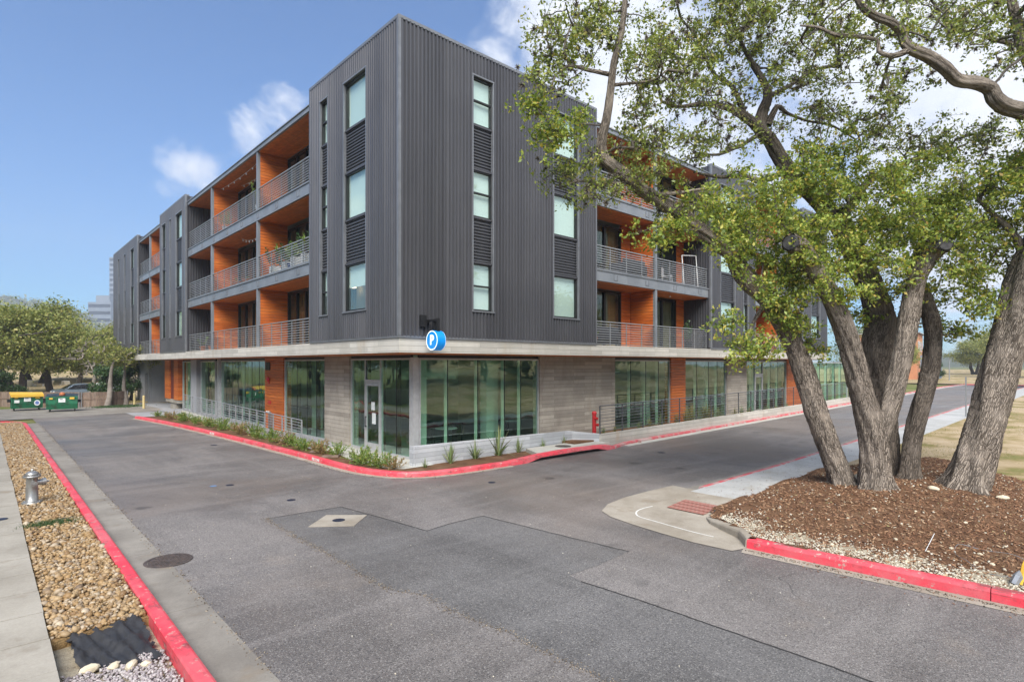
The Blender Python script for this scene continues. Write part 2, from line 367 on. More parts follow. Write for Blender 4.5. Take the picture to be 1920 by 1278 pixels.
M['hydrant'] = plain('silver_paint', (.42, .42, .40), (.32, .31, .29), .38, .7, 9, .15, 40)
M['iron'] = plain('cast_iron', (.085, .07, .06), (.16, .12, .10), .6, .5, 14, .5, 60)
M['blueiron'] = plain('blue_black_iron', (.02, .025, .045), (.03, .035, .06), .5, .3, 14)
M['fabric'] = plain('black_landscape_fabric', (.022, .022, .024), (.035, .034, .034), .62, 0, 7, .3, 20)
M['brickred'] = plain('red_tactile_brick', (.32, .115, .085), (.38, .21, .165), .8, 0, 7, .3, 40)
M['fence'] = islandmat('weathered_fence_pickets', [(0, (.17, .115, .08)), (.5, (.24, .165, .12)), (1, (.30, .22, .165))], .85, .2, 20, (1, 1, .2), noise_amt=.35, nscale=9)
M['post'] = plain('galvanised_post', (.38, .39, .40), (.30, .31, .32), .45, .6, 9)
M['dgreen'] = plain('dumpster_green', (.012, .155, .07), (.035, .075, .04), .5, 0, 3.5, .1, 12, lo=.45, hi=.72)
M['dlid'] = plain('black_plastic_lid', (.02, .03, .035), (.03, .05, .055), .5, 0, 4)
M['yellow'] = plain('yellow_plastic', (.75, .48, .05), (.70, .40, .04), .55, 0, 3)
M['bollard'] = plain('faded_yellow_paint', (.58, .47, .22), (.50, .40, .18), .6, 0, 6)
M['carpaint'] = plain('silver_blue_car_paint', (.24, .30, .36), (.22, .28, .34), .25, .5, 3)
M['carpaint2'] = plain('white_car_paint', (.62, .63, .64), (.58, .59, .6), .25, .1, 3)
M['carglass'] = plain('dark_car_glass', (.01, .012, .014), (.015, .017, .02), .06, 0, 3)
M['tyre'] = plain('tyre_rubber', (.015, .015, .015), (.02, .02, .02), .8, 0, 9)
M['terracotta'] = plain('terracotta', (.50, .17, .07), (.42, .13, .05), .7, 0, 8)
M['soil'] = plain('potting_soil', (.06, .035, .02), (.09, .05, .03), .95, 0, 20)
M['cloth'] = plain('dark_cushion_cloth', (.035, .037, .042), (.05, .052, .058), .9, 0, 9)
def emis(name, col, st, base=None):
    m, t, b, out = newmat(name); b.inputs['Base Color'].default_value = (*(base or col), 1)
    b.inputs['Emission Color'].default_value = (*col, 1); b.inputs['Emission Strength'].default_value = st; b.inputs['Roughness'].default_value = .35
    return m
M['signblue'] = emis('backlit_blue_acrylic', (.0, .24, .72), .16, (.0, .20, .56))
M['signwhite'] = emis('backlit_white_acrylic', (.9, .97, 1), .3, (.85, .9, .95))
M['lamp'] = emis('warm_lamp', (1, .78, .42), 3.0)
M['bulb'] = emis('small_bulb', (.7, .66, .6), .02)
LEAFCOL = [(0, (.11, .165, .03)), (.3, (.21, .30, .048)), (.55, (.33, .42, .07)), (.82, (.50, .54, .105)), (.95, (.64, .56, .11)), (1, (.52, .33, .09))]
M['leaf'] = islandmat('oak_leaves', LEAFCOL, .45, transl=.42, noise_amt=0)
M['leafolive'] = islandmat('olive_oak_leaves', [(0, (.11, .145, .034)), (.5, (.26, .325, .065)), (.85, (.43, .47, .11)), (1, (.50, .40, .15))], .5, transl=.42, noise_amt=0)
M['leaffar'] = islandmat('far_oak_leaves', [(0, (.11, .145, .034)), (.5, (.25, .285, .068)), (.85, (.39, .39, .105)), (1, (.48, .42, .15))], .6, transl=.35, noise_amt=0)
M['leafdark'] = islandmat('dark_shrub_leaves', [(0, (.02, .055, .015)), (.6, (.045, .10, .025)), (1, (.09, .15, .04))], .5, transl=.2, noise_amt=0)
M['shrub'] = islandmat('bright_shrub_leaves', [(0, (.07, .14, .022)), (.4, (.14, .24, .035)), (.75, (.24, .33, .06)), (.94, (.38, .38, .11)), (1, (.40, .23, .11))], .5, transl=.3, noise_amt=0)
M['shrubred'] = islandmat('russet_shrub_leaves', [(0, (.12, .13, .03)), (.35, (.25, .20, .06)), (.7, (.36, .21, .10)), (1, (.45, .32, .18))], .55, transl=.3, noise_amt=0)
M['grassblade'] = islandmat('grass_blades', [(0, (.14, .19, .04)), (.4, (.22, .24, .06)), (.75, (.36, .30, .12)), (1, (.48, .38, .2))], .6, transl=.3, noise_amt=0)
M['yucca'] = islandmat('strappy_leaves', [(0, (.10, .16, .06)), (.5, (.20, .27, .10)), (1, (.36, .38, .18))], .45, transl=.2, noise_amt=0)
M['moss'] = islandmat('ball_moss_tufts', [(0, (.075, .058, .042)), (.5, (.15, .122, .09)), (1, (.25, .21, .16))], .9, noise_amt=0)
def mk_bark(name, c1, c2, c3, sc=1.0):
    m, t, b, out = newmat(name); uv = t.add('ShaderNodeUVMap').outputs[0]
    v = t.scale(uv, (1, .10, 1)); wob = t.noise(t.scale(uv, (3, 3, 1)), 2.0, 3)
    vo = t.add('ShaderNodeTexVoronoi', {'Vector': t.add('ShaderNodeVectorMath', {0: v, 1: t.scale(t.add('ShaderNodeCombineXYZ', {0: wob, 1: wob, 2: 0.0}).outputs[0], (.05, .05, 0))}, operation='ADD').outputs[0], 'Scale': 56.0*sc}, feature='DISTANCE_TO_EDGE')
    ridge = t.smooth(vo.outputs[0], .0, .22); fine = t.noise(t.scale(uv, (1, .4, 1)), 60, 5, .65)
    c = t.mix(ridge, c3, t.mix(t.smooth(fine, .3, .7), c1, c2))
    c = t.mix(t.smooth(t.noise(uv, 1.3, 5), .45, .7, 0, .5), c, tuple(x*1.5 for x in c1))
    t.set(b, 'Base Color', c); b.inputs['Roughness'].default_value = .92; b.inputs['Specular IOR Level'].default_value = .15
    bumped(t, b, t.math('ADD', ridge, t.math('MULTIPLY', fine, .5)), .025, .7); return m
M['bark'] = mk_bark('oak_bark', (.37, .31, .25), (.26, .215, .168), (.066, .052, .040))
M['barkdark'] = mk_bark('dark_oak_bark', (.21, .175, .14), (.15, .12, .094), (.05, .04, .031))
M['twig'] = plain('twig_bark', (.085, .07, .056), (.13, .11, .09), .9, 0, 12)
M['barkfar'] = plain('far_bark', (.045, .036, .03), (.075, .06, .05), .95, 0, 4)
M['barkpale'] = plain('pale_bark', (.20, .17, .14), (.28, .24, .20), .95, 0, 4)
M['cut'] = plain('sealed_cut_wood', (.022, .021, .022), (.06, .056, .054), .8, 0, 9, .3, 30)
M['hill'] = mk_ground('wooded_hill', [(.3, (.05, .065, .03)), (.5, (.08, .09, .04)), (.7, (.10, .10, .05))], .02, (.4, .25), .9)
M['tower'] = plain('far_tower_glass', (.22, .24, .26), (.16, .18, .2), .4, 0, .05)
M['stucco'] = plain('orange_stucco', (.58, .26, .13), (.52, .22, .11), .85, 0, 1)
M['bluegrey'] = plain('blue_grey_siding', (.22, .27, .33), (.19, .24, .3), .7, 0, 1)
M['paper'] = plain('white_notice_paper', (.75, .78, .74), (.7, .72, .69), .8, 0, 9)
M['whitepaint'] = plain('white_road_paint', (.75, .73, .68), (.6, .57, .5), .8, 0, 12)
# ---------------------------------------------------------------- ground, roads, kerbs
def grid_sheet(name, x0, x1, y0, y1, nx, ny, zf, m, xs=None, ys=None, **kw):
    X = np.array(xs) if xs is not None else np.linspace(x0, x1, nx+1); Y = np.array(ys) if ys is not None else np.linspace(y0, y1, ny+1)
    V = [(x, y, zf(x, y)) for y in Y for x in X]; w_ = len(X)
    Fq = [(j*w_+i, j*w_+i+1, (j+1)*w_+i+1, (j+1)*w_+i) for j in range(len(Y)-1) for i in range(w_-1)]
    return link(name, npmesh(name, V, Fq, m, True), **kw)
xs = sorted(set(np.concatenate([np.linspace(-900, -60, 9), np.linspace(-60, 120, 61), np.linspace(120, 900, 9)]).tolist()))
grid_sheet('ground', 0, 0, 0, 0, 0, 0, lambda x, y: terr(x)-.05, M['greenlawn'], xs, xs, kind='structure')
rx = [-6.8, -3, 1.5, 5]+np.linspace(8, 84, 39).tolist()
asph = MB()
def strip_grid(mb, xs_, y0, y1, off):
    for a, b in zip(xs_[:-1], xs_[1:]):
        mb.poly([(a, y0, terr(a)+off), (b, y0, terr(b)+off), (b, y1, terr(b)+off), (a, y1, terr(a)+off)])
strip_grid(asph, rx, -6.95, -.45, 0.0)
asph.poly([(-6.8, -60, 0), (1.6, -60, 0), (1.6, -6.95, 0), (-6.8, -6.95, 0)])
asph.poly([(-6.8, -.45, 0), (.6, -.45, 0), (.6, 33.0, 0), (-6.8, 33.0, 0)])
asph.build('asphalt_road', M['asphalt'], kind='structure')
# dark repaired patch of asphalt with saw-cut edges
lowl = [(500,972),(548,1002),(600,1030),(655,1062),(700,1090),(745,1106),(790,1114),(830,1134),(880,1158),(960,1190),(1060,1236),(1140,1278),(1300,1360)]
upr = [(2050,1420),(1640,1280),(1560,1250),(1430,1205),(1300,1160),(1190,1122),(1090,1090),(1068,1078),(1120,1060),(1180,1034),(1050,1003),(905,967),(850,980),(800,995),(720,972),(640,950),(570,961)]
def jit(pts, a): return [(p[0]+random.uniform(-a, a), p[1]+random.uniform(-a, a)) for p in pts]
pp = []
L_ = [G(*p) for p in lowl]
L_ = [tuple(q) for q in smooth_poly(L_, .12)]; L_ = jit(L_, .025)
U_ = [G(*p) for p in upr]
mb = MB(); mb.poly([(x, y, .004) for x, y in L_+U_]); mb.build('asphalt_patch', M['patch'], kind='structure')
mb = MB()
def flat_strip(mb, pts, w_, z):
    for (a, b) in zip(pts[:-1], pts[1:]):
        dx, dy = b[0]-a[0], b[1]-a[1]; l = math.hypot(dx, dy) or 1; nx_, ny_ = -dy/l*w_/2, dx/l*w_/2
        mb.poly([(a[0]+nx_, a[1]+ny_, z), (a[0]-nx_, a[1]-ny_, z), (b[0]-nx_, b[1]-ny_, z), (b[0]+nx_, b[1]+ny_, z)])
def wob(pts, step=.1, a=.007):
    out = []
    for p, q in zip(pts[:-1], pts[1:]):
        n_ = max(1, int(math.hypot(q[0]-p[0], q[1]-p[1])/step)); out += [(p[0]+(q[0]-p[0])*i/n_, p[1]+(q[1]-p[1])*i/n_) for i in range(n_)]
    return jit(out+[pts[-1]], a)
flat_strip(mb, wob(U_[9:17]+[L_[0]]), .028, .0075)
mb.build('saw_cut_crack', M['crack'], kind='structure')
mb = MB(); flat_strip(mb, wob(U_[1:7]), .03, .0075); mb.build('saw_cut_crack', M['crack'], kind='structure')
# wet concrete apron by the dumpsters and the loading area
ap = MB(); ap.poly([(-40, 30.2, .004), (-6.2, 30.4, .004), (1.4, 32.6, .004), (1.4, 41.5, .004), (-40, 41.5, .004)]); ap.build('concrete_apron', M['gutter'], kind='structure')
# ---- kerbs: swept profile cut in lengths
def kerb(pts, side, h, wd, m, name='kerb', seg=3.0, gap=.012, step=.25, base=-.06, taper=False, parent=None):
    root = parent or empty(name, kind='structure')
    P = [np.array(p[:2]) for p in smooth_poly(pts, step)]
    prof = [(0, base), (.012, h*.72), (.03, h*.93), (.055, h), (wd-.02, h), (wd, h-.02), (wd, base)]
    cur = [0]; chunks = []; acc = 0
    for i in range(1, len(P)):
        acc += np.linalg.norm(P[i]-P[i-1]); cur.append(i)
        if acc >= seg or i == len(P)-1: chunks.append(cur); cur = [i]; acc = 0
    for ci, ch in enumerate(chunks):
        b = MB(); nprof = len(prof)
        for k, i in enumerate(ch):
            t = P[min(i+1, len(P)-1)]-P[max(i-1, 0)]; t = t/np.linalg.norm(t); n = np.array([-t[1], t[0]])*side
            p = P[i].copy()
            if k == 0: p = p+t*gap/2
            if k == len(ch)-1: p = p-t*gap/2
            z0 = terr(p[0]); fall = min(1.0, .12+i/len(P)*1.6) if taper else 1.0
            for (o, z) in prof: b.v.append((p[0]+n[0]*o, p[1]+n[1]*o, z0+(z*fall if z > 0 else z)))
        for k in range(len(ch)-1):
            for j in range(nprof-1): a = k*nprof+j; b.f.append((a, a+1, a+1+nprof, a+nprof))
        b.f.append(tuple(range(nprof))); b.f.append(tuple(range((len(ch)-1)*nprof, len(ch)*nprof))[::-1])
        b.build('kerb_length', m, root)
    return root
k1 = kerb([(-7.25, -40), (-7.25, -20), (-7.25, -8), (-7.25, 2), (-7.25, 14), (-7.25, 24), (-7.35, 26.2), (-8.0, 27.6), (-9.5, 28.2), (-14, 28.4)], 1, .15, .19, M['kerb'])
k1['label'] = 'long straight red painted kerb beside the river pebble strip'
KB = [(-2.25, 26.4), (-1.95, 24), (-1.5, 19.5), (-1.05, 12.3), (-.78, 5.6), (-.74, 2.6), (-.62, 1.2), (-.32, .2), (.1, -.38), (.75, -.72), (1.6, -.88), (2.9, -.95), (3.6, -.97)]
k2 = kerb(KB, -1 if False else 1, .15, .2, M['kerb']); k2['label'] = 'red painted kerb curving round the corner of the building'
k2b = kerb([(9.1, -.98), (9.9, -.76), (11, -.62), (14, -.6), (36, -.6), (60, -.6), (80, -.6)], 1, .10, .2, M['kerbfaded'], seg=4); k2b['label'] = 'low faded red kerb at the foot of the retaining wall'
k3 = kerb([(4.7, -6.97), (8, -6.97), (30, -6.97), (80, -6.97)], -1, .12, .17, M['kerbfaded'], seg=3.5); k3['label'] = 'faded red kerb along the far pavement beside the lawn'
k4 = kerb([(1.04, -9.95), (1.1, -11), (1.3, -13.6), (1.42, -17), (1.5, -24), (1.5, -45)], 1, .17, .2, M['kerb'], seg=3.2); k4['label'] = 'bright red kerb in front of the mulch bed'
kt = kerb([(2.4, -8.42), (1.97, -8.75), (1.72, -9.15), (1.47, -9.58), (1.04, -9.93)], 1, .17, .22, M['tan'], seg=9, taper=True); kt['label'] = 'unpainted tan kerb return at the corner ramp'
k5 = kerb([(80.2, -.6), (80.2, -6.9)], 1, .12, .2, M['kerb'], seg=5); k5['label'] = 'red kerb closing the far end of the street'
# gutters
gut = empty('gutter', kind='structure')
y = -42.0
while y < 27:
    MB().box(-7.27, -6.72, y+.006, min(y+3.0, 27)-.006, -.05, .007).build('gutter_slab', M['gutter'], gut); y += 3.0
mb = MB()
PK = [np.array(p) for p in smooth_poly(KB, .3)]
def offset_line(P, o):
    out = []
    for i in range(len(P)):
        t = P[min(i+1, len(P)-1)]-P[max(i-1, 0)]; t = t/np.linalg.norm(t); out.append(P[i]+np.array([-t[1], t[0]])*o)
    return out
A_, B_ = offset_line(PK, .02), offset_line(PK, -.22)
for i in range(len(PK)-1): mb.poly([(*A_[i], .006), (*A_[i+1], .006), (*B_[i+1], .006), (*B_[i], .006)])
mb.build('gutter', M['tan'], kind='structure')
mb = MB(); strip_grid(mb, [11]+rx[5:], -.98, -.58, .007); mb.build('gutter', M['paleconc'], kind='structure')
mb = MB(); strip_grid(mb, [4.7]+rx[4:], -6.98, -6.62, .007); mb.build('gutter', M['gutter'], kind='structure')
mb = MB(); mb.poly([(1.08, -9.9, .006), (1.06, -10, .006), (1.1, -11, .006), (1.3, -13.6, .006), (1.42, -17, .006), (1.5, -24, .006), (1.5, -45, .006),
                    (1.24, -45, .006), (1.24, -24, .006), (1.14, -17, .006), (1.02, -13.6, .006), (.82, -11, .006), (.74, -10, .006)]); mb.build('gutter', M['tan'], kind='structure')
# left pavement slabs
sw = empty('sidewalk', kind='structure', label='pale concrete pavement beside the pebble strip')
y = -9.02; i = 0
while y < 27:
    MB().box(-10.2, -8.42+random.uniform(-.008, .008), y+.008, y+.93, -.16, .15+random.uniform(-.006, .004)).build('paving_slab', M['conc'], sw); y += .942
# right pavement slabs
sw2 = empty('sidewalk', kind='structure', label='grey concrete pavement along the street by the oaks')
x = 4.0
while x < 79:
    a, b = x+.006, x+1.494; r = MB()
    z0, z1 = terr(a), terr(b); dz = random.uniform(-.004, .004)
    r.v = [(a,-8.55,z0-.1),(b,-8.55,z1-.1),(b,-7.145,z1-.1),(a,-7.145,z0-.1),(a,-8.55,z0+.125+dz),(b,-8.55,z1+.125+dz),(b,-7.145,z1+.115+dz),(a,-7.145,z0+.115+dz)]
    r.f = [(4,5,6,7),(0,1,5,4),(1,2,6,5),(2,3,7,6),(3,0,4,7)]
    r.build('paving_slab', M['concright'], sw2); x += 1.5
# corner ramp
cr = MB()
o = [G(1128, 958), G(1140, 945), G(1170, 933), G(1215, 921), G(1262, 910), (4.7, -6.6), (4.7, -6.98), (4.0, -7.15), (4.0, -8.55), (2.3, -8.62), (1.75, -9.15), (1.5, -9.62), (1.03, -9.97), G(1372, 1033), G(1300, 1017), G(1240, 1000), G(1185, 983), G(1145, 969)]
zr = lambda x, y: .012+.11*min(1, max(0, (x-2.3)/1.7))
cr.poly([(x, y, .011) for x, y in o[:5]+[o[5]]+[(2.3, -7.0), (2.3, -8.62)]+o[10:]])
cr.poly([(2.3, -7.0, .011), (4.7, -6.6, .011), (4.7, -6.98, .02), (4.0, -7.15, .12), (4.0, -8.55, .125), (2.3, -8.62, .011)])
cr.build('kerb_ramp', M['tan'], kind='structure', label='tan concrete kerb ramp at the street corner')
tb = empty('tactile_paving', (2.75, -7.85, .03), label='small patch of red tactile bricks on the corner ramp', cat='paving')
bm_ = MB().box(-.095, .095, -.045, .045, 0, .012).mesh('brick', M['brickred'])
for i in range(4):
    for j in range(9):
        x_, y_ = -.2+i*.2, -.45+j*.1
        ob = link('brick', bm_, None, tb, loc=(x_, y_, zr(2.75+x_, 0)-.018))
wl = MB(); cl = [(1332,947),(1280,942),(1240,945),(1205,953),(1193,960),(1198,968),(1225,976),(1260,986),(1300,997),(1338,1006)]
flat_strip(wl, [tuple(q) for q in smooth_poly([G(p[0], p[1], .011) for p in cl[2:]], .08)], .035, .016); wl.build('white_line', M['whitepaint'], kind='structure')
# lawn, mulch mound
def mound(x, y): return .26*math.exp(-((x-7.6)**2/14+(y+11.0)**2/7))
def lawnz(x, y): return .105-.09*math.exp(-((x-2.15)**2+(y+8.55)**2)/.3)+terr(x)+mound(x, y)+.03*math.sin(x*.9+y*.6)*min(1, max(0, (-9-y)/3))
grid_sheet('lawn', 0, 0, 0, 0, 0, 0, lambda x, y: lawnz(x, y)+max(0, -20-y)*.13, M['lawn'],
           np.linspace(2.6, 30, 56).tolist()+np.linspace(33, 84, 18).tolist(), np.concatenate([np.linspace(-70, -24, 12), np.linspace(-22, -8.5, 28)]).tolist(), kind='structure')
grid_sheet('verge', 0, 0, 0, 0, 0, 0, lambda x, y: .1+terr(x)+max(0, x-82)*.006, M['lawn'], [80.3, 90, 110, 150, 220], np.linspace(-80, 60, 12).tolist(), kind='structure')
grid_sheet('lawn', -60, -10.2, -70, 30, 20, 30, lambda x, y: .1 if x > -12.7 else 1.1+min(9, -12.7-x)*.3, M['greenlawn'], kind='structure')
def mulch_edge(y):  # right-hand limit of the bed
    return 13.0+1.2*math.sin(y*1.1)-max(0, (-12-y))*1.2
mxs = np.linspace(1.2, 14.2, 80); mys = np.linspace(-16, -8.4, 60)
def mz(x, y): return lawnz(x, y)+.035+.012*math.sin(x*5.1+y*3)*math.sin(y*4.3)
V = []; idx = {}; Fq = []
def kx(y): return float(np.interp(y, [-24, -17, -13.6, -11, -10, -9.93, -9.6, -9.15, -8.8, -8.5], [1.69, 1.61, 1.49, 1.29, 1.24, 1.3, 1.66, 1.9, 2.12, 2.45]))
def in_mulch(x, y):
    lim = kx(y)-.03
    far = -8.45-max(0, (x-9.5))*.35+.1*math.sin(x*2.3)
    return x > lim+.02 and y < far and x < mulch_edge(y)
for j, y in enumerate(mys):
    for i, x in enumerate(mxs): V.append((x, y, mz(x, y)))
for j in range(len(mys)-1):
    for i in range(len(mxs)-1):
        if in_mulch((mxs[i]+mxs[i+1])/2, (mys[j]+mys[j+1])/2): a = j*80+i; Fq.append((a, a+1, a+81, a+80))
link('mulch_bed', npmesh('mulch_bed', V, Fq, M['mulchsoil'], True), kind='structure')
# pale stony margin just behind the red kerb
mb = MB()
ys_ = np.linspace(-15.9, -9.5, 40)
for a, b in zip(ys_[:-1], ys_[1:]):
    wa, wb = .55+.12*math.sin(a*7)+.1*math.sin(a*2.3), .55+.12*math.sin(b*7)+.1*math.sin(b*2.3)
    mb.poly([(kx(a), a, .155), (kx(a)+wa, a, mz(kx(a)+wa, a)+.006), (kx(b)+wb, b, mz(kx(b)+wb, b)+.006), (kx(b), b, .155)])
mb.build('stony_margin', M['caliche'], kind='structure')
# pebble strip bed
grid_sheet('pebble_bed', -8.43, -7.42, -6.15, 27.5, 4, 60, lambda x, y: .085, M['pebsoil'], kind='structure')
MB().box(-8.43, -7.42, -6.17, -6.13, -.08, .086).build('soil_bank', M['pebsoil'], kind='structure')
grid_sheet('dug_out_soil', -8.43, -7.42, -42, -6.15, 4, 40, lambda x, y: -.03+.02*math.sin(x*9+y*5), M['caliche'], kind='structure')
# planting bed by the building
bed = MB(); bp = offset_line(PK, .19)
bedp = [(p[0], p[1]) for p in bp[:-8]]+[(.75, -.5), (1.3, -.62), (3.5, -.76), (5.4, -.76), (9.0, -.5), (8.3, .5), (.75, .5), (.1, .5), (.3, 1.0), (.55, 6.2), (.05, 6.6), (.05, 26), (-1.9, 26)]
bed.poly([(x, y, .115) for x, y in bedp]); bed.build('planting_bed', M['mulchsoil'], kind='structure')
wk = MB(); wk.poly([(.35, .3, .128), (.02, .9, .128), (-.1, 2.6, .128), (.25, 4.6, .128), (.3, 6.2, .128), (1.46, 6.2, .128), (1.46, .3, .128)]); wk.build('walkway', M['paleconc'], kind='structure')
wk = MB(); wk.box(.06, 1.46, 6.25, 31.5, -.05, .13); wk.build('walkway', M['conint'], kind='structure')
wk = MB(); wk.box(-1.9, 1.46, 26.05, 31.5, -.05, .006); wk.box(.66, 6, 31.5, 47.5, -.05, .012); wk.build('loading_floor', M['conint'], kind='structure')
wk = MB(); wk.box(1.6, 34, .6, 1.46, -.05, .14); wk.build('planting_soil', M['mulchsoil'], kind='structure')
wk = MB(); wk.box(7.6, 36, -.2, 1.46, -.05, .3); wk.build('planting_soil', M['mulchsoil'], kind='structure')
# ---------------------------------------------------------------- apartment building
BD = empty('apartment_building', (0, 0, 0), label='four storey apartment building with charcoal metal bays and cedar balconies over a glazed base', cat='building')
ZS0, ZS1 = 3.64, 4.07
FL = [4.07, 7.2, 10.28]; CEIL = 12.93; ROOF = 13.58; WB = 1.5
def W(side, u, w_, z): return (w_, u, z) if side == 'L' else (u, w_, z)
def fb(mb, side, u0, u1, w0, w1, z0, z1):
    return mb.box(w0, w1, u0, u1, z0, z1) if side == 'L' else mb.box(u0, u1, w0, w1, z0, z1)
def corr(mb, O, U, N, L, H, pitch=.14, depth=.045, vertical=True):
    O, U, N = Vector(O), Vector(U), Vector(N); Z = Vector((0, 0, 1))
    ext, run = (L, H) if vertical else (H, L)
    A, B = (U, Z) if vertical else (Z, U)
    n = max(1, round(ext/pitch)); p = ext/n; pr = []
    for i in range(n): pr += [(i*p, 0), (i*p+p*.38, 0), (i*p+p*.5, depth), (i*p+p*.88, depth)]
    pr.append((ext, 0)); b = len(mb.v)
    for (a, d) in pr:
        q = O+A*a+N*d; mb.v.append(tuple(q)); mb.v.append(tuple(q+B*run))
    for i in range(len(pr)-1): k = b+2*i; mb.f.append((k, k+2, k+3, k+1))
def fcorr(mb, side, u0, u1, w_, z0, z1, **kw):
    corr(mb, W(side, u0, w_, z0), W(side, 1, 0, 0), W(side, 0, -1, 0), u1-u0, z1-z0, **kw)
# slab edge
sl = MB(); sl.box(0, 34.9, 0, 1.6, ZS0, ZS1); sl.box(0, 1.6, 1.6, 50.2, ZS0, ZS1); sl.box(1.6, 34.9, 1.6, 50.2, ZS0+.01, ZS1-.01)
sl.build('slab_edge', M['band'], BD)
so_ = MB()   # cedar soffit boards under the slab overhang
n = 11
for i in range(n):
    a, b = .05+i*1.38/n, .05+(i+1)*1.38/n-.008
    so_.box(a, b, b, 31, ZS0-.03, ZS0-.004); so_.box(a, 34.8, a, b, ZS0-.031, ZS0-.004)
so_.build('soffit', M['soffit'], BD, kind='stuff')
co_ = MB(); co_.box(4.6, 34.8, 4.6, 50.0, ZS1, CEIL-.02); co_.build('core_wall', M['roomwall'], BD)
rf = MB(); rf.box(.25, 34.7, .25, 49.9, CEIL+.06, CEIL+.16); rf.build('roof', M['roof'], BD)
TZ0, TZ1 = 5.05, 12.74
def bay(side, u0, u1, cols, ends, depth=2.0):
    """a projecting metal bay with full-height window strips"""
    mb = MB(); edges = [u0]+[c for col in cols for c in col[:2]]+[u1]
    for a, b in zip(edges[0::2], edges[1::2]): fcorr(mb, side, a, b, .0, ZS1+.06, ROOF-.08)
    for c in cols: fcorr(mb, side, c[0], c[1], .0, ZS1+.06, TZ0); fcorr(mb, side, c[0], c[1], .0, TZ1, ROOF-.08)
    mb.build('metal_cladding', M['metal'], BD)
    if ends:
        for e, sgn in ends:
            mb = MB(); corr(mb, W(side, e, 0, ZS1+.06), W(side, 0, 1, 0), W(side, sgn, 0, 0), depth, ROOF-.08-ZS1-.06)
            mb.build('metal_cladding', M['metal'], BD)
    t = MB(); fb(t, side, u0-.03, u1+.03, -.045, .2, ROOF-.1, ROOF); fb(t, side, u0-.02, u1+.02, -.036, .05, ZS1+.003, ZS1+.075)
    fb(t, side, u0-.032, u0+.055, -.042, .06, ZS1+.076, ROOF-.101); fb(t, side, u1-.055, u1+.032, -.042, .06, ZS1+.076, ROOF-.101)
    t.build('trim', M['trim'], BD)
    bk = MB(); fb(bk, side, u0+.1, u1-.1, .16, .22, TZ1+.05, ROOF-.1); fb(bk, side, u0+.02, u1-.02, .21, depth, ROOF-.16, ROOF-.11); bk.build('parapet_back', M['roof'], BD)
    for c in cols:
        a, b, split = c[0], c[1], c[2]
        s = MB(); fb(s, side, a-.04, a+.01, -.05, .12, TZ0, TZ1); fb(s, side, b-.01, b+.04, -.05, .12, TZ0, TZ1)
        fb(s, side, a-.045, b+.045, -.055, .12, TZ1, TZ1+.05); fb(s, side, a-.06, b+.06, -.07, .12, TZ0-.045, TZ0); s.build('window_surround', M['trim'], BD)
        zs = [(5.06, 6.62), (8.14, 9.68), (11.17, 12.72)]
        for (z0, z1), (z2, z3) in zip(zs[:-1], zs[1:]):
            p = MB(); fcorr(p, side, a+.01, b-.01, .09, z1+.03, z2-.03, vertical=False, pitch=.105, depth=.045)
            fb(p, side, a+.01, b-.01, .0, .1, z1, z1+.05); fb(p, side, a+.01, b-.01, .0, .1, z2-.05, z2); p.build('louvre_panel', M['metal'], BD)
        for k, (z0, z1) in enumerate(zs):
            f = MB(); fr = .045
            fb(f, side, a+.012, a+.012+fr, .03, .12, z0+.004, z1-.004); fb(f, side, b-.012-fr, b-.012, .03, .12, z0+.004, z1-.004)
            fb(f, side, a+.012+fr, b-.012-fr, .03, .12, z0+.004, z0+fr); fb(f, side, a+.012+fr, b-.012-fr, .03, .12, z1-fr, z1-.004)
            if split: zm = z0+(z1-z0)*.52; fb(f, side, a+.012+fr, b-.012-fr, .025, .115, zm-.025, zm+.025)
            fo = f.build('window', M['darkframe'], BD)
            g = MB(); g.poly([W(side, a+.05, .085, z0+.04), W(side, b-.05, .085, z0+.04), W(side, b-.05, .085, z1-.04), W(side, a+.05, .085, z1-.04)]); g.build('pane', M['glassup'], fo)
            drop = {0: c[3] if len(c) > 3 else .0}.get(k, 0.0)
            zb = z0+(z1-z0)*drop
            g = MB(); fb(g, side, a+.03, b-.03, .17, .18, zb, z1); g.build('roller_shade', M['blind'], fo)
            if drop > 0:
                g = MB(); fb(g, side, a-.2, b+.2, 1.5, 1.55, z0-.3, z1+.2); g.build('room_wall', M['roomwall'], fo)
                lp = MB(); p0 = W(side, (a+b)/2+(.2 if side == 'L' else -.1), 1.2, z1-.42); lp.lathe([(.02, -.05), (.12, -.04), (.12, .04), (.02, .05)], p0, 12); lp.build('ceiling_lamp', M['lamp'], fo)
bay('L', 0, 6.2, [(1.92, 3.45, 0, .52), (4.68, 5.30, 1, .45)], [(6.2, 1)])
bay('R', 0, 9.12, [(2.77, 3.63, 1), (6.62, 8.02, 0)], [(9.12, 1)])
bay('L', 24.2, 30.9, [(24.9, 26.5, 0), (27.7, 28.15, 0), (29.2, 30.3, 0)], [(24.2, -1), (30.9, 1)])
bay('L', 38.9, 50.15, [(40.2, 41.7, 0), (43.9, 44.7, 0), (46.9, 47.7, 0)], [(38.9, -1)])
bay('R', 18.43, 23.5, [(19.4, 21.0, 0), (22.0, 22.6, 0)], [(18.43, -1), (23.5, 1)])
bay('R', 30.6, 34.88, [(31.9, 33.5, 0)], [(30.6, -1)])
MB().box(-.034, .03, -.034, .03, ZS1+.08, ROOF-.11).build('corner_trim', M['trim'], BD)
ew = MB(); corr(ew, (34.88, 0, ZS1+.06), (0, 1, 0), (1, 0, 0), 50, ROOF-.14-ZS1); ew.build('metal_cladding', M['metal'], BD)
ew = MB(); corr(ew, (0, 50.15, ZS1+.06), (1, 0, 0), (0, 1, 0), 34.8, ROOF-.14-ZS1); ew.build('metal_cladding', M['metal'], BD)
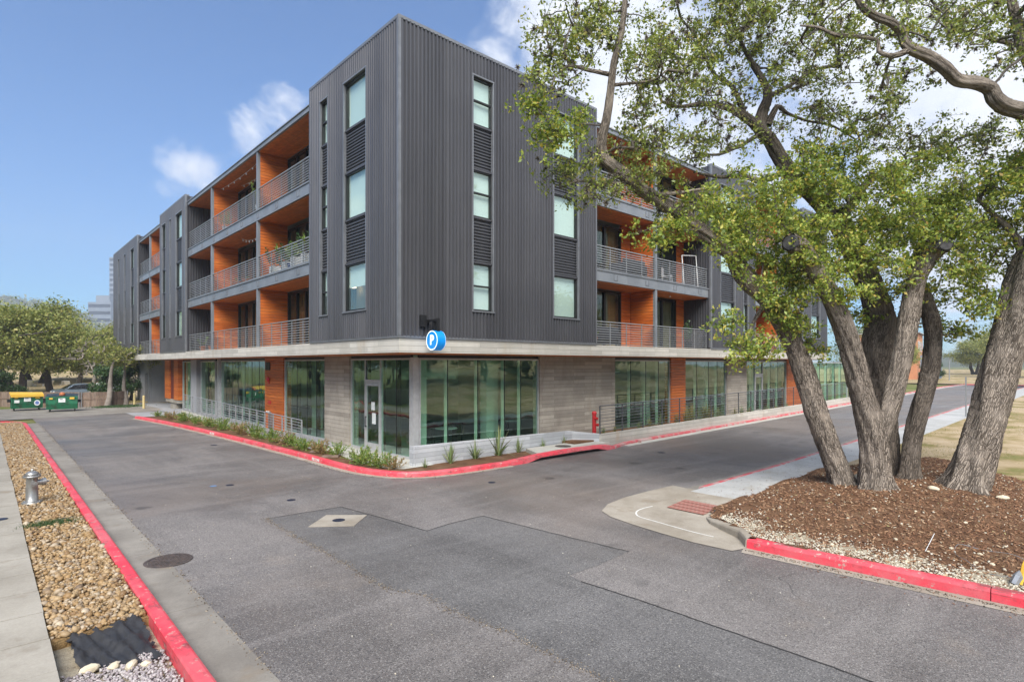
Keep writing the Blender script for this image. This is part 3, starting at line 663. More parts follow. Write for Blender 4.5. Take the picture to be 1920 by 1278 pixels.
# ---- balconies
def boards(mb, side, kind, a, b, c, d, z0, z1, bh=.135):
    """cedar boards; kind 'div': wall across the facade at u=a..b from w=c..d ; kind 'back': along the facade at w=c..d, u=a..b"""
    n = max(1, round((z1-z0)/bh)); h = (z1-z0)/n
    for i in range(n): fb(mb, side, a, b, c, d, z0+i*h, z0+(i+1)*h-.014)
def railing(side, u0, u1, w_, z, h=1.0, nb=10, spacing=1.15, name='railing', parent=BD, slope=None, posts=True):
    b = MB()
    for i in range(nb):
        zz_ = z+.07+i*(h-.1)/(nb-1); fb(b, side, u0+.02, u1-.02, w_-.012, w_+.012, zz_-.013, zz_+.013)
    fb(b, side, u0+.01, u1-.01, w_-.03, w_+.03, z+h-.03, z+h)
    ro = b.build(name, M['rail'], parent)
    n = max(1, round((u1-u0)/spacing))
    for i in range(n+1):
        u = u0+.05+(u1-u0-.1)*i/n; fb(MB(), side, u-.022, u+.022, w_+.009, w_+.035, z+.002, z+h-.031)
        p = MB(); fb(p, side, u-.02, u+.02, w_+.009, w_+.04, z+.002, z+h-.031); p.build('post', M['rail'], ro)
    return ro
def wavy(side, u0, u1, w_, z0, z1, amp=.03, wl=.16):
    n = int((u1-u0)/(wl/4))+1; V = []; 
    for i in range(n+1):
        u = u0+(u1-u0)*i/n; d = w_+amp*math.sin(2*math.pi*u/wl)+.3*amp*math.sin(u*13.1)
        V += [W(side, u, d, z0), W(side, u, d, z1)]
    return npmesh('curtain', V, [(2*i, 2*i+2, 2*i+3, 2*i+1) for i in range(n)], M['curtain'], True)
def sliding(side, u0, u1, z0, z1, npan, curtains):
    f = MB(); fr = .06
    fb(f, side, u0, u1, WB, WB+.12, z1-.09, z1); fb(f, side, u0, u1, WB, WB+.12, z0, z0+.06)
    for i in range(npan+1):
        u = u0+(u1-u0)*i/npan; fb(f, side, max(u0, u-fr), min(u1, u+fr), WB-.004, WB+.125, z0+.001, z1-.001)
    fo = f.build('sliding_door', M['darkframe'], BD)
    for i in range(npan):
        a, b = u0+(u1-u0)*i/npan+fr, u0+(u1-u0)*(i+1)/npan-fr
        g = MB(); g.poly([W(side, a, WB+.06, z0+.06), W(side, b, WB+.06, z0+.06), W(side, b, WB+.06, z1-.09), W(side, a, WB+.06, z1-.09)]); g.build('pane', M['glassup2'], fo)
        if curtains[i % len(curtains)]: link('curtain', wavy(side, a, b, WB+.3, z0+.05, z1-.12), None, fo)
    fb_ = MB(); fb(fb_, side, u0, u1, 4.45, 4.5, z0, z1); fb_.build('room_wall', M['roomwall'], fo)
    fb_ = MB(); fb(fb_, side, u0, u1, WB+.13, 4.44, z0-.02, z0+.0); fb_.build('room_floor', M['roomwall'], fo)
M['glassup2'] = glass('balcony_door_glass', (.62, .70, .66), .10, .006, 1.5)
def balcony(side, u0, u1, divs, infill, pans, curt):
    edges = [u0]+divs+[u1]
    for k, zf in enumerate(FL):
        ztop = FL[k+1]-.5 if k < 2 else CEIL
        if k > 0:    # floor slab with metal fascia panels
            s = MB(); fb(s, side, u0+.04, u1-.04, .19, 4.6, zf-.44, zf-.03); s.build('balcony_slab', M['conint'], BD)
            L = u1-u0-.06; n = max(1, round(L/2.3))
            for i in range(n):
                a, b = u0+.03+L*i/n+.006, u0+.03+L*(i+1)/n-.006
                p = MB(); fb(p, side, a, b, .12, .185, zf-.49, zf-.07); po = p.build('fascia_panel', M['zinc'], BD)
                m_ = MB(); c = (a+b)/2+.3; z_ = zf-.26
                for (q0, q1, q2, q3) in ((c-.13, c-.11, z_-.13, z_+.11), (c+.11, c+.13, z_-.13, z_+.11), (c-.109, c+.109, z_-.13, z_-.11)): fb(m_, side, q0, q1, .105, .1195, q2, q3)
                m_.build('scupper_frame', M['trim'], po)
            p = MB(); fb(p, side, u0+.02, u1-.02, .08, .3, zf-.07, zf-.015); p.build('fascia_cap', M['zinc'], BD)
        # soffit boards
        sb = MB(); n = 12
        for i in range(n):
            a, b = .19+i*(WB-.19)/n, .19+(i+1)*(WB-.19)/n-.008
            fb(sb, side, u0+.02, u1-.02, a, b, ztop-.028+(.0 if i % 2 else .002), ztop)
        sb.build('soffit', M['soffit'], BD, kind='stuff')
        for j, dv in enumerate(divs):
            d = MB(); boards(d, side, 'div', dv-.07, dv+.07, .26, WB-.004, zf-.01, ztop-.03); d.build('divider_wall', M['cedar'], BD, kind='stuff')
            p = MB(); fb(p, side, dv-.075, dv+.075, .13, .255, zf-.012, ztop-.004); p.build('post', M['zinc'], BD)
        for j in range(len(edges)-1):
            a, b = edges[j]+.08, edges[j+1]-.08; inf = infill[j]
            if inf > 0:
                d = MB(); boards(d, side, 'back', b-inf, b, WB, WB+.1, zf-.01, ztop-.03); d.build('back_wall', M['cedar'], BD, kind='stuff')
            sliding(side, a, b-inf, zf, ztop-.08-.12*(k % 2), pans[j], curt[(j+k) % len(curt)])
        railing(side, u0+.04, u1-.04, .2, zf-.012 if k else zf+.002)
        cl = MB(); c0 = (edges[-2]+edges[-1])/2; cl.lathe([(.05, 0), (.05, -.03), (.03, -.05)], W(side, c0, .9, ztop-.03), 10); cl.build('ceiling_light', M['bulb'], BD)
    r = MB(); fb(r, side, u0+.03, u1-.03, .10, .25, CEIL-.01, CEIL+.16); fb(r, side, u0+.03, u1-.03, .06, .3, CEIL+.161, CEIL+.2); r.build('roof_fascia', M['zinc'], BD)
    r = MB(); fb(r, side, u0, u1, .251, 4.6, CEIL+.001, CEIL+.05); r.build('roof_deck', M['roof'], BD)
balcony('L', 6.2, 24.2, [12.3, 19.4], [0, 0, .8], [6, 6, 4], [[1, 1, 0, 1, 1, 1], [0, 1, 1, 0, 1, 0], [1, 0, 1, 1, 0, 1]])
balcony('L', 30.9, 38.9, [35.2], [.4, .6], [4, 3], [[0, 1, 0], [1, 0, 0]])
balcony('R', 9.12, 18.43, [13.65], [.72, .75], [3, 3], [[0, 0, 1], [0, 0, 1], [0, 1, 0]])
balcony('R', 23.5, 30.6, [27.2], [.5, .6], [3, 3], [[0, 1, 0], [1, 0, 0]])
# ---- glazed ground floor
ZG0, ZG1, GW = .13, 3.5, 1.44
fl = MB(); fl.box(1.5, 9.2, 1.5, 30, .0, .135); fl.box(9.2, 34, 1.5, 9.2, .0, .135); fl.build('interior_floor', M['conint'], BD)
iw = MB(); iw.box(9.2, 9.4, 9.2, 31, .0, ZS0-.04); iw.box(9.4, 34, 9.2, 9.4, .0, ZS0-.04); iw.box(1.6, 9.3, 30.8, 31, 0, ZS0-.04); iw.box(33.9, 34.1, 1.6, 9.3, 0, ZS0-.04); iw.build('interior_wall', M['intwhite'], BD)
ic = MB(); ic.box(1.6, 9.2, 1.6, 31, ZS0-.03, ZS0+.005); ic.box(9.2, 34, 1.6, 9.2, ZS0-.03, ZS0+.005); ic.build('interior_ceiling', M['conint'], BD)
for (x, y) in [(2.15, 2.2), (5.6, 2.6), (6.25, 3.1), (3.0, 8.5), (3.2, 12.8), (3.0, 17), (12, 3.0), (17, 3.0), (23, 3.0), (29, 3.0), (3, 22.5)]:
    c = MB(); c.box(x-.19, x+.19, y-.19, y+.19, .136, ZS0-.035); c.build('interior_column', M['intwhite'], BD)
dc = MB(); dc.lathe([(.05, -1.3), (.22, -1.3), (.22, 1.2), (.25, 1.2), (.25, 1.3), (.05, 1.3)], (3.3, 3.4, 2.95), 20, 'x'); dc.sm = False; dc.build('air_duct', M['intwhite'], BD)
dc = MB(); dc.lathe([(.04, -6), (.16, -6), (.16, 6), (.04, 6)], (10.5, 4.4, 3.0), 14, 'x'); dc.build('air_duct', M['intwhite'], BD)
def storefront(side, u0, u1, mull, z0=ZG0, door=None, z1=ZG1):
    """aluminium framed glazing with dark joints and pale fins behind the glass"""
    f = MB(); fr = .05
    fb(f, side, u0, u0+fr, GW-.02, GW+.1, z0, z1); fb(f, side, u1-fr, u1, GW-.02, GW+.1, z0, z1)
    fb(f, side, u0+fr, u1-fr, GW-.018, GW+.1, z1-.06, z1-.001); fb(f, side, u0+fr, u1-fr, GW-.018, GW+.1, z0+.001, z0+.07)
    fo = f.build('storefront_frame', M['alu'], BD)
    ed = [u0+fr]+[m_ for m_ in mull]+[u1-fr]
    for a, b in zip(ed[:-1], ed[1:]):
        if door and abs(a-door[0]) < .02:
            zd = door[2]
            g = MB(); g.poly([W(side, a+.01, GW+.03, zd+.12), W(side, b-.01, GW+.03, zd+.12), W(side, b-.01, GW+.03, z1-.06), W(side, a+.01, GW+.03, z1-.06)]); g.build('pane', M['glass'], fo)
            continue
        g = MB(); g.poly([W(side, a+.008, GW+.03, z0+.06), W(side, b-.008, GW+.03, z0+.06), W(side, b-.008, GW+.03, z1-.05), W(side, a+.008, GW+.03, z1-.05)]); g.build('pane', M['glass'], fo)
    for m_ in mull:
        j = MB(); fb(j, side, m_-.012, m_+.012, GW+.02, GW+.05, z0+.07, z1-.06); j.build('glazing_joint', M['black'], fo)
        j = MB(); fb(j, side, m_-.035, m_+.035, GW+.06, GW+.2, z0+.07, z1-.061); j.build('mullion_fin', M['intwhite' if side == 'R' else 'darkframe'], fo)
    if door:
        a, b, zd = door
        d = MB(); st = .085
        fb(d, side, a-.05, a+.0, GW-.022, GW+.1, z0+.002, z1-.062); fb(d, side, b, b+.05, GW-.022, GW+.1, z0+.002, z1-.062); fb(d, side, a, b, GW-.021, GW+.1, zd, zd+.11)
        fb(d, side, a+.01, a+.01+st, GW-.012, GW+.04, z0+.02, zd-.01); fb(d, side, b-.01-st, b-.01, GW-.012, GW+.04, z0+.02, zd-.01)
        fb(d, side, a+.01+st, b-.01-st, GW-.011, GW+.04, z0+.02, z0+.29); fb(d, side, a+.01+st, b-.01-st, GW-.011, GW+.04, zd-.12, zd-.01)
        do = d.build('glazed_door', M['alu'], BD)
        g = MB(); g.poly([W(side, a+.01+st, GW+.02, z0+.29), W(side, b-.01-st, GW+.02, z0+.29), W(side, b-.01-st, GW+.02, zd-.12), W(side, a+.01+st, GW+.02, zd-.12)]); g.build('pane', M['glass'], do)
        h = MB(); uh = b-.07 if side == 'L' else a+.07
        h.tube([W(side, uh, GW-.06, z0+.85), W(side, uh, GW-.06, z0+1.25)], .014, 8); fb(h, side, uh-.02, uh+.02, GW-.06, GW-.01, z0+.86, z0+.89); fb(h, side, uh-.02, uh+.02, GW-.06, GW-.01, z0+1.21, z0+1.24); h.build('door_handle', M['black'], do)
        return do
do = storefront('L', 1.62, 5.80, [2.55, 3.60, 4.66], door=(3.60, 4.66, 2.62))
for (a, b, z0, z1) in ((4.0, 4.25, 1.62, 1.92), (3.93, 4.2, 1.12, 1.52)):
    p = MB(); fb(p, 'L', a, b, GW+.008, GW+.012, z0, z1); p.build('paper_notice', M['paper'], do)
storefront('L', 7.98, 12.42, [9.0, 9.95, 11.05])
storefront('L', 14.8, 22.3, [15.9, 17.0, 18.1, 19.2, 20.25, 21.3])
storefront('L', 23.4, 26.6, [25.0])
storefront('L', 28.2, 31.2, [29.2])
storefront('R', 1.66, 7.30, [2.85, 4.2, 5.5, 6.35])
storefront('R', 12.2, 16.9, [13.55, 14.8, 15.9])
storefront('R', 18.3, 22.9, [19.6, 20.9, 21.9])
storefront('R', 25.4, 31.5, [26.7, 27.75, 29.0, 30.2], door=(26.7, 27.75, 2.6))
storefront('R', 34.93, 44, [36.3, 37.8, 39.3, 41, 42.5], z1=3.45)
cp = MB(); cp.box(1.42, 1.62, 1.42, 1.62, .13, 3.52); cp.box(1.623, 1.657, 1.44, 1.6, .13, 3.5); cp.build('corner_post', M['alu'], BD)
def wallpart(name, m, side, u0, u1, w0=1.36, w1=1.75, z0=.0, z1=3.61, brd=False, kind=None):
    p = MB()
    if brd: boards(p, side, 'back', u0, u1, w0, w1, z0, z1, .14)
    else: fb(p, side, u0, u1, w0, w1, z0, z1)
    return p.build(name, m, BD, kind=kind)
wallpart('concrete_wall', M['board'], 'L', 5.803, 7.977); wallpart('concrete_wall', M['board'], 'R', 7.303, 12.197)
wallpart('concrete_wall', M['board'], 'R', 22.903, 25.397)
wallpart('cedar_wall', M['cedar'], 'L', 12.423, 14.797, brd=True, kind='stuff'); wallpart('cedar_wall', M['cedar'], 'R', 16.903, 18.297, brd=True, kind='stuff')
wallpart('cedar_wall', M['cedar'], 'R', 31.503, 34.897, brd=True, kind='stuff')
wallpart('concrete_column', M['conint'], 'L', 26.7, 28.1, 1.2, 1.6); wallpart('concrete_column', M['alu'], 'L', 22.35, 22.5, 1.3, 1.6)
head = MB()
for (s, a, b) in (('L', 1.62, 5.8), ('L', 7.98, 12.42), ('L', 14.8, 22.3), ('L', 23.4, 31.2), ('R', 1.66, 7.3), ('R', 12.2, 16.9), ('R', 18.3, 22.9), ('R', 25.4, 31.5)): fb(head, s, a, b, GW+.01, GW+.1, 3.501, 3.612)
head.build('head_panel', M['darkframe'], BD)
# loading end: cedar box, concrete pier with a door, garage wall
p = MB(); boards(p, 'L', 'back', 31.3, 32.5, 1.15, 1.9, .75, 3.6, .14); boards(p, 'L', 'back', 33.8, 35.3, 1.15, 1.9, .75, 3.6, .14); p.build('cedar_box', M['cedar'], BD, kind='stuff')
p = MB(); boards(p, 'L', 'back', 32.51, 33.79, 1.25, 1.8, .75, 3.6, .14); p.build('dark_cedar_inset', plain('dark_red_boards', (.16, .025, .015), (.12, .02, .012), .6, 0, 4), BD, kind='stuff')
p = MB(); p.box(1.2, 1.9, 31.35, 35.25, .50, .745); p.box(1.3, 1.7, 32.4, 34.2, 0, .5); p.build('concrete_plinth', M['conc'], BD)
p = MB(); p.box(3.4, 3.6, 35.0, 42.4, 0, 3.6); p.box(1.6, 9, 42.4, 42.6, 0, 3.6); p.box(1.44, 9, 44.2, 47.6, 0.0, 3.6); p.box(1.44, 1.8, 42.6, 43.0, 0, 3.6); p.box(1.44, 1.8, 43.0, 44.2, 2.5, 3.6); p.build('concrete_pier', M['conint'], BD)
p = MB(); p.box(1.75, 1.8, 43.0, 44.2, 0, 2.5); p.build('steel_door', M['darkframe'], BD)
p = MB(); p.lathe([(.05, -.7), (.35, -.7), (.38, 0), (.35, .7), (.05, .7)], (2.4, 38.6, 2.55), 16, 'y'); p.sm = True; p.build('hanging_duct', M['black'], BD)
# ---------------------------------------------------------------- things around the building
# storm drain inlet under the red kerb
si = empty('storm_drain_inlet', (6.3, -.7, 0), label='kerb storm drain inlet with dark slot, pale concrete lid and red painted lip', cat='drain')
def loc(mb, o): mb.v = [(p[0]-o[0], p[1]-o[1], p[2]-o[2]) for p in mb.v]; return mb
O_ = (6.3, -.7, 0)
b = MB(); pr = [(-.99, .16), (-.97, .24), (-.93, .26), (-.78, .26), (-.78, .16)]
xs_ = [3.6, 4.3, 5.0, 6.0, 7.0, 8.0, 8.7, 9.1]; bot = [.0, .0, .13, .14, .14, .13, .0, .0]; top = [.15, .19, .23, .25, .25, .23, .19, .12]
for i, x in enumerate(xs_):
    for (y, z) in ((-.98, bot[i]-.01), (-.965, top[i]-.02), (-.92, top[i]), (-.76, top[i]), (-.76, bot[i]-.01)): b.v.append((x, y, z))
for i in range(len(xs_)-1):
    for j in range(5): a = i*5+j; c = i*5+(j+1) % 5; b.f.append((a, c, c+5, a+5))
b.f += [(0, 1, 2, 3, 4), tuple(range(35, 40))]
loc(b, O_).build('red_lip', M['kerb'], si)
b = MB(); b.box(4.4, 8.7, -.72, -.70, -.1, .2); loc(b, O_).build('dark_throat', M['black'], si)
b = MB(); b.prism([(5.0, -.757), (9.05, -.757), (8.95, -.28), (8.3, .3), (5.5, .3)], .05, lambda x, y: .235); loc(b, O_).build('concrete_lid', M['paleconc'], si)
b = MB(); b.lathe([(.30, 0), (.30, .012), (.26, .016), (.0, .016)], (6.9, -.25, .236), 24); loc(b, O_).build('manhole_cover', M['iron'], si)
# planter wall and retaining wall with railing
pw = MB(); pw.prism([(.8, .45), (8.2, .45), (8.2, .68), (.8, .68)], -.05, lambda x, y: .73-.09*(x-.8)/7.4); pw.prism([(8.2, .45), (8.2, .68), (9.1, -.22), (8.9, -.36)], -.05, lambda x, y: .64-.1*(x-8.2)/.8)
pw.thing('planter_wall', M['planterwall'], label='low pale board-marked concrete planter wall under the corner glazing', cat='wall')
rt = empty('retaining_wall', (9, -.35, 0), label='long low concrete retaining wall along the sloping street', cat='wall')
x = 8.9
while x < 44:
    q = MB(); q.prism([(x, -.42), (x+4.39, -.42), (x+4.39, -.22), (x, -.22)], lambda a, c: terr(a)-.1, lambda a, c: .52+.011*(a-8.9)); loc(q, (9, -.35, 0)).build('wall_length', M['band'], rt); x += 4.4
gr = empty('guard_railing', (9, -.32, .52), label='grey steel guard railing with horizontal bars on the street retaining wall', cat='railing')
def slope_rail(root, O, p0, p1, z0, z1, h, nb, npost, w_=.024, m=None):
    m = m or M['rail']
    d = Vector((p1[0]-p0[0], p1[1]-p0[1], z1-z0)); 
    for i in range(nb):
        zz_ = .12+i*(h-.12)/(nb-1); r = .022 if i == nb-1 else .013
        a = Vector((p0[0], p0[1], z0+zz_)); MB().tube([a-Vector(O), a+d-Vector(O)], r, 6).build('top_rail' if i == nb-1 else 'bar', m, root)
    for i in range(npost):
        t = i/(npost-1); p = Vector((p0[0], p0[1], z0))+d*t-Vector(O)
        MB().box(p.x-w_, p.x+w_, p.y+.012, p.y+.05, p.z-.05, p.z+h).build('post', m, root)
slope_rail(gr, (9, -.32, .52), (9.0, -.34), (43.0, -.34), .52, .90, 1.12, 9, 24, m=M['raildark'])
lr = empty('guard_railing', (.3, 8, .2), label='low grey steel railing between the shrubs and the left glass wall', cat='railing')
slope_rail(lr, (.3, 8, .2), (.3, 7.7), (.3, 25.9), .02, .34, 1.05, 9, 19)
cw = MB(); cw.prism([(.18, 13.5), (.42, 13.5), (.42, 26.2), (.18, 26.2)], 0, lambda a, c: .2+.014*(c-13)); cw.thing('ramp_kerb_wall', M['paleconc'], label='pale concrete ramp edge below the low railing', cat='wall')
# red standpipe
sp_ = empty('standpipe', (9.4, .3, .3), label='red fire standpipe beside the end of the guard railing', cat='standpipe')
b = MB(); b.lathe([(.085, 0), (.085, .95), (.10, .95), (.10, 1.02), (.07, 1.06), (.0, 1.08)], (0, 0, 0), 16); b.sm = False; b.build('pipe', M['red'], sp_)
b = MB(); b.lathe([(.045, -.19), (.06, -.19), (.06, -.12), (.04, -.1), (.04, 0)], (-.03, 0, .78), 12, 'y'); b.build('outlet', M['red'], sp_)
b = MB(); b.lathe([(.045, -.19), (.06, -.19), (.06, -.12), (.04, -.1), (.04, 0)], (.03, 0, .52), 12, 'y'); b.build('outlet', M['red'], sp_)
# P sign
ps = empty('parking_sign', (.95, 0, 4.0), label='round backlit blue parking sign with a white letter P on a black bracket', cat='sign')
b = MB(); b.box(-.26, -.06, -.13, -.035, .42, .78); b.box(-.061, .0, -.12, -.06, .55, .62); b.build('junction_box', M['black'], ps)
b = MB(); b.box(-.06, .06, -.62, -.035, .58, .64); b.box(-.05, .05, -.66, -.60, .22, .66); b.box(-.05, .05, -.46, -.40, .22, .6); b.build('bracket', M['black'], ps)
b = MB(); b.lathe([(.0, -.15), (.285, -.15), (.295, -.14), (.295, .14), (.285, .15), (.0, .15)], (0, -.53, 0), 48, 'x'); b.build('drum', M['signblue'], ps)
for sx in (-1, 1):
    b = MB(); n = 48
    for k in range(n):
        a = 2*math.pi*k/n
        for r_ in (.262, .29): b.v.append((sx*.153, -.53+r_*math.cos(a), r_*math.sin(a)))
    b.f = [(2*k, 2*((k+1) % n), 2*((k+1) % n)+1, 2*k+1) for k in range(n)]; b.build('ring', M['signwhite'], ps)
def letter_curve(txt, size, m, parent, loc_, rot, ext=.002, name='letter', bold=.0, **kw):
    cu = bpy.data.curves.new(name, 'FONT'); cu.body = txt; cu.size = size; cu.extrude = ext; cu.align_x = 'CENTER'; cu.align_y = 'CENTER'; cu.offset = bold; cu.resolution_u = 4
    tmp = bpy.data.objects.new('tmp', cu); COL.objects.link(tmp); bpy.context.view_layer.update()
    me = bpy.data.meshes.new_from_object(tmp.evaluated_get(bpy.context.evaluated_depsgraph_get())); bpy.data.objects.remove(tmp); me.name = name
    me.materials.clear(); me.materials.append(m)
    o = link(name, me, None, parent, loc=loc_, **kw); o.rotation_euler = rot; return o
letter_curve('P', .40, M['signwhite'], ps, (-.154, -.53, .0), (R(90), 0, R(-90)), .002, 'letter', .012)
letter_curve('P', .40, M['signwhite'], ps, (.154, -.53, .0), (R(90), 0, R(90)), .002, 'letter', .012)
# fixtures on the cedar pier
fa = empty('fire_alarm_bell', (1.36, 14.2, 2.55), label='red fire alarm bell on the cedar pier', cat='alarm')
b = MB(); b.lathe([(.03, -.13), (.11, -.11), (.125, -.05), (.125, -.03), (.07, -.03), (.07, 0)], (0, 0, 0), 20, 'x'); b.sm = True; b.build('gong', M['red'], fa)
b = MB(); b.box(-.05, -.002, -.05, .05, -.2, -.13); b.build('junction_box', M['red'], fa)
vg = empty('wall_vent', (1.36, 14.35, 3.2), label='dark louvred vent at the top of the cedar pier', cat='vent')
b = MB(); b.box(-.03, -.002, -.3, .3, -.2, .2); b.build('backing', M['black'], vg)
sm_ = MB().box(-.05, -.031, -.28, .28, -.012, .012).mesh('slat', M['darkframe'])
for i in range(6): link('slat', sm_, None, vg, loc=(0, 0, -.16+i*.064))
sg = MB(); sg.box(1.335, 1.357, 13.95, 14.3, 1.35, 1.5); sg.thing('fire_sign', M['red'], label='small red sign plate low on the cedar pier', cat='sign')
fv = empty('pipe_manifold', (1.3, 13.9, .12), label='grey twin pipe connection in front of the cedar pier', cat='pipe')
for dy in (-.13, .13):
    b = MB(); b.tube([(0, dy, 0), (0, dy, .75), (-.05, dy, .85), (-.16, dy, .88)], .045, 10); b.sm = True; b.build('pipe', M['hydrant'], fv)
# stencilled kerb lettering
def on_kerb(yk, size):
    P = PK; i = int(np.argmin([abs(p[1]-yk)+(10 if p[1] < 0 else 0) for p in P])); t = P[i+1]-P[i-1]; ang = math.atan2(t[1], t[0])
    n = np.array([-t[1], t[0]])/np.linalg.norm(t)
    q = P[i]+n*(.002)
    return letter_curve('FIRE ZONE', size, M['whitepaint'], None, (q[0], q[1], .07), (R(86), 0, ang), .0015, 'kerb_stencil', .004)
for yk, lb in ((4.0, 'white stencilled lettering on the red kerb near the corner'), (14.6, 'white stencilled lettering on the red kerb by the low railing')):
    o = on_kerb(yk, .12); tag(o, lb, 'lettering')
# covers in the road
def cover(px, py, r, m, label, name='valve_cover', ring=True, off=.0):
    g_ = G(px, py); e = empty(name, (g_[0], g_[1], terr(g_[0])+off), label=label, cat='cover')
    b = MB(); b.lathe([(r, -.02), (r, .006), (r*.86, .008), (r*.86, -.01)], (0, 0, 0), 28); b.build('frame', m, e)
    b = MB(); b.lathe([(r*.83, -.02), (r*.83, .007), (0, .007)], (0, 0, 0), 28)
    if r > .2:
        for i in range(-5, 6):
            for j in range(-5, 6):
                x, y = i*r*.135, j*r*.135
                if math.hypot(x, y) < r*.74 and (abs(i)+abs(j) > 1): b.box(x-r*.045, x+r*.045, y-r*.045, y+r*.045, .007, .0135)
    b.build('lid', m, e); return e
cover(316, 1051, .36, M['iron'], 'large rusty manhole cover straddling the left gutter', 'manhole_cover', off=.007)
cover(431, 909, .10, M['blueiron'], 'small dark valve cover by the blue paint spot on the driveway')
cover(546, 937, .10, M['blueiron'], 'small dark valve cover just behind the dark asphalt patch')
cover(922, 904, .10, M['blueiron'], 'small dark valve cover in the road below the planter')
cover(401, 834, .13, M['blueiron'], 'dark round cover on the driveway beside the shrubs')
cover(1240, 848, .14, M['blueiron'], 'dark round cover in the street near the drain inlet')
cover(3, 987, .1, M['blueiron'], 'small dark round cover set in the left pavement', off=.155)
c0 = G(635, 976)
cc = empty('cleanout_cover', (c0[0], c0[1], .004), label='pale square concrete collar with blue-black lid in the dark asphalt patch', cat='cover')
q = [G(*p) for p in ((578, 988), (612, 966), (688, 966), (664, 986))]
b = MB(); b.prism(q, .0, .016); loc(b, (c0[0], c0[1], .004)).build('concrete_collar', M['tan'], cc)
b = MB(); b.lathe([(.13, 0), (.13, .016), (.11, .02), (0, .02)], (0, 0, 0), 24); b.build('lid', M['blueiron'], cc)
g_ = G(400, 911); b = MB(); b.lathe([(.09, .004), (0, .005)], (0, 0, 0), 14)
link('paint_mark', b.mesh('paint_mark', plain('blue_marking_paint', (.10, .22, .42), (.14, .2, .3), .8)), loc=(*g_, 0.001), label='blue utility paint spot on the driveway', cat='paint mark')
# hydrant
hx, hy = G(60, 946, .09)
H = empty('fire_hydrant', (hx, hy, .09), R(8), label='silver fire hydrant standing in the pebble strip', cat='fire hydrant')
b = MB(); b.lathe([(.0, .0), (.15, .0), (.15, .03), (.19, .035), (.19, .075), (.14, .085), (.118, .11), (.105, .60), (.125, .62), (.16, .63), (.165, .665), (.13, .675)], (0, 0, 0), 24); b.sm = True; b.build('barrel', M['hydrant'], H)
b = MB(); b.lathe([(.13, .676), (.125, .71), (.10, .745), (.06, .765), (.03, .77)], (0, 0, 0), 24); b.sm = True; b.build('bonnet', M['hydrant'], H)
b = MB(); b.lathe([(.028, .77), (.03, .80), (.022, .815), (0, .815)], (0, 0, 0), 5); b.build('operating_nut', M['hydrant'], H)
for (dx, dy, r_, ln) in ((1, 0, .075, .2), (0, -1, .055, .16), (0, 1, .055, .16)):
    pts = [(dx*.08, dy*.08, .5), (dx*(.08+ln*.5), dy*(.08+ln*.5), .5)]
    b = MB(); b.tube(pts, r_*.85, 14); b.tube([pts[1], (dx*(.08+ln*.85), dy*(.08+ln*.85), .5)], r_*1.1, 14); b.tube([(dx*(.08+ln*.85), dy*(.08+ln*.85), .5), (dx*(.08+ln*1.15), dy*(.08+ln*1.15), .5)], .022, 5); b.build('outlet_cap', M['hydrant'], H)
bolt = MB().lathe([(.014, 0), (.014, .025), (0, .025)], (0, 0, 0), 6).mesh('bolt', M['hydrant'])
for k in range(8): a = k*math.pi/4; link('bolt', bolt, None, H, loc=(.168*math.cos(a), .168*math.sin(a), .075)); 
for k in range(8): a = k*math.pi/4; link('bolt', bolt, None, H, loc=(.145*math.cos(a), .145*math.sin(a), .665))
# landscape fabric and stones in the dug-out end of the strip
n = 26; V = []
cor = [G(118, 1188, .05), G(262, 1152, .09), G(302, 1236, .0), G(152, 1262, .0)]
for j in range(n+1):
    for i in range(n+1):
        u, v_ = i/n, j/n
        x = (1-v_)*((1-u)*cor[0][0]+u*cor[1][0])+v_*((1-u)*cor[3][0]+u*cor[2][0]); y = (1-v_)*((1-u)*cor[0][1]+u*cor[1][1])+v_*((1-u)*cor[3][1]+u*cor[2][1])
        z = .10-.09*v_+.018*math.sin(u*9+v_*4+math.sin(v_*7))+.016*math.sin(u*23-v_*9)+.014*math.sin(u*41+v_*13+3*math.sin(v_*11))+.02*max(0, math.sin(u*14+v_*20))**3+random.uniform(-.003, .003)
        if j in (0, n) or i in (0, n): x += random.uniform(-.025, .025); y += random.uniform(-.03, .03)
        V.append((x-cor[0][0], y-cor[0][1], z))
me = npmesh('landscape_fabric', V, [(j*(n+1)+i, j*(n+1)+i+1, (j+1)*(n+1)+i+1, (j+1)*(n+1)+i) for j in range(n) for i in range(n)], M['fabric'], True)
link('landscape_fabric', me, loc=(cor[0][0], cor[0][1], 0), label='crumpled black landscape fabric at the bare end of the pebble strip', cat='fabric')
def rock_mesh(seed, sx, sy, sz, sub=2, m=None, name='rock'):
    import bmesh
    rr = random.Random(seed); bm = bmesh.new(); bmesh.ops.create_icosphere(bm, subdivisions=sub, radius=1)
    fs = [(Vector((rr.uniform(-1, 1), rr.uniform(-1, 1), rr.uniform(-.6, 1))).normalized(), rr.uniform(.62, .95)) for _ in range(9)]
    for v in bm.verts:
        for nrm, d in fs:
            k = v.co.dot(nrm)
            if k > d: v.co -= nrm*(k-d)
        v.co += v.co.normalized()*rr.uniform(-.03, .03)
        v.co = Vector((v.co.x*sx, v.co.y*sy, v.co.z*sz))
    me = bpy.data.meshes.new(name); bm.to_mesh(me); bm.free(); me.materials.append(m or M['rock']); return me
rocks = [(168, 1256, .10, 'blocky cream limestone rock at the foot of the black fabric'), (212, 1252, .085, 'angular pale limestone rock below the middle of the black fabric'), (246, 1249, .10, 'flat tan limestone slab below the black fabric'), (274, 1246, .07, 'small cream limestone rock at the kerb end of the black fabric')]
for i, (px, py, r_, lb) in enumerate(rocks):
    g_ = G(px, py); link('limestone_rock', rock_mesh(i, r_, r_*.7, r_*.5), loc=(g_[0], g_[1], .02), rz=i*.7, label=lb, cat='rock')
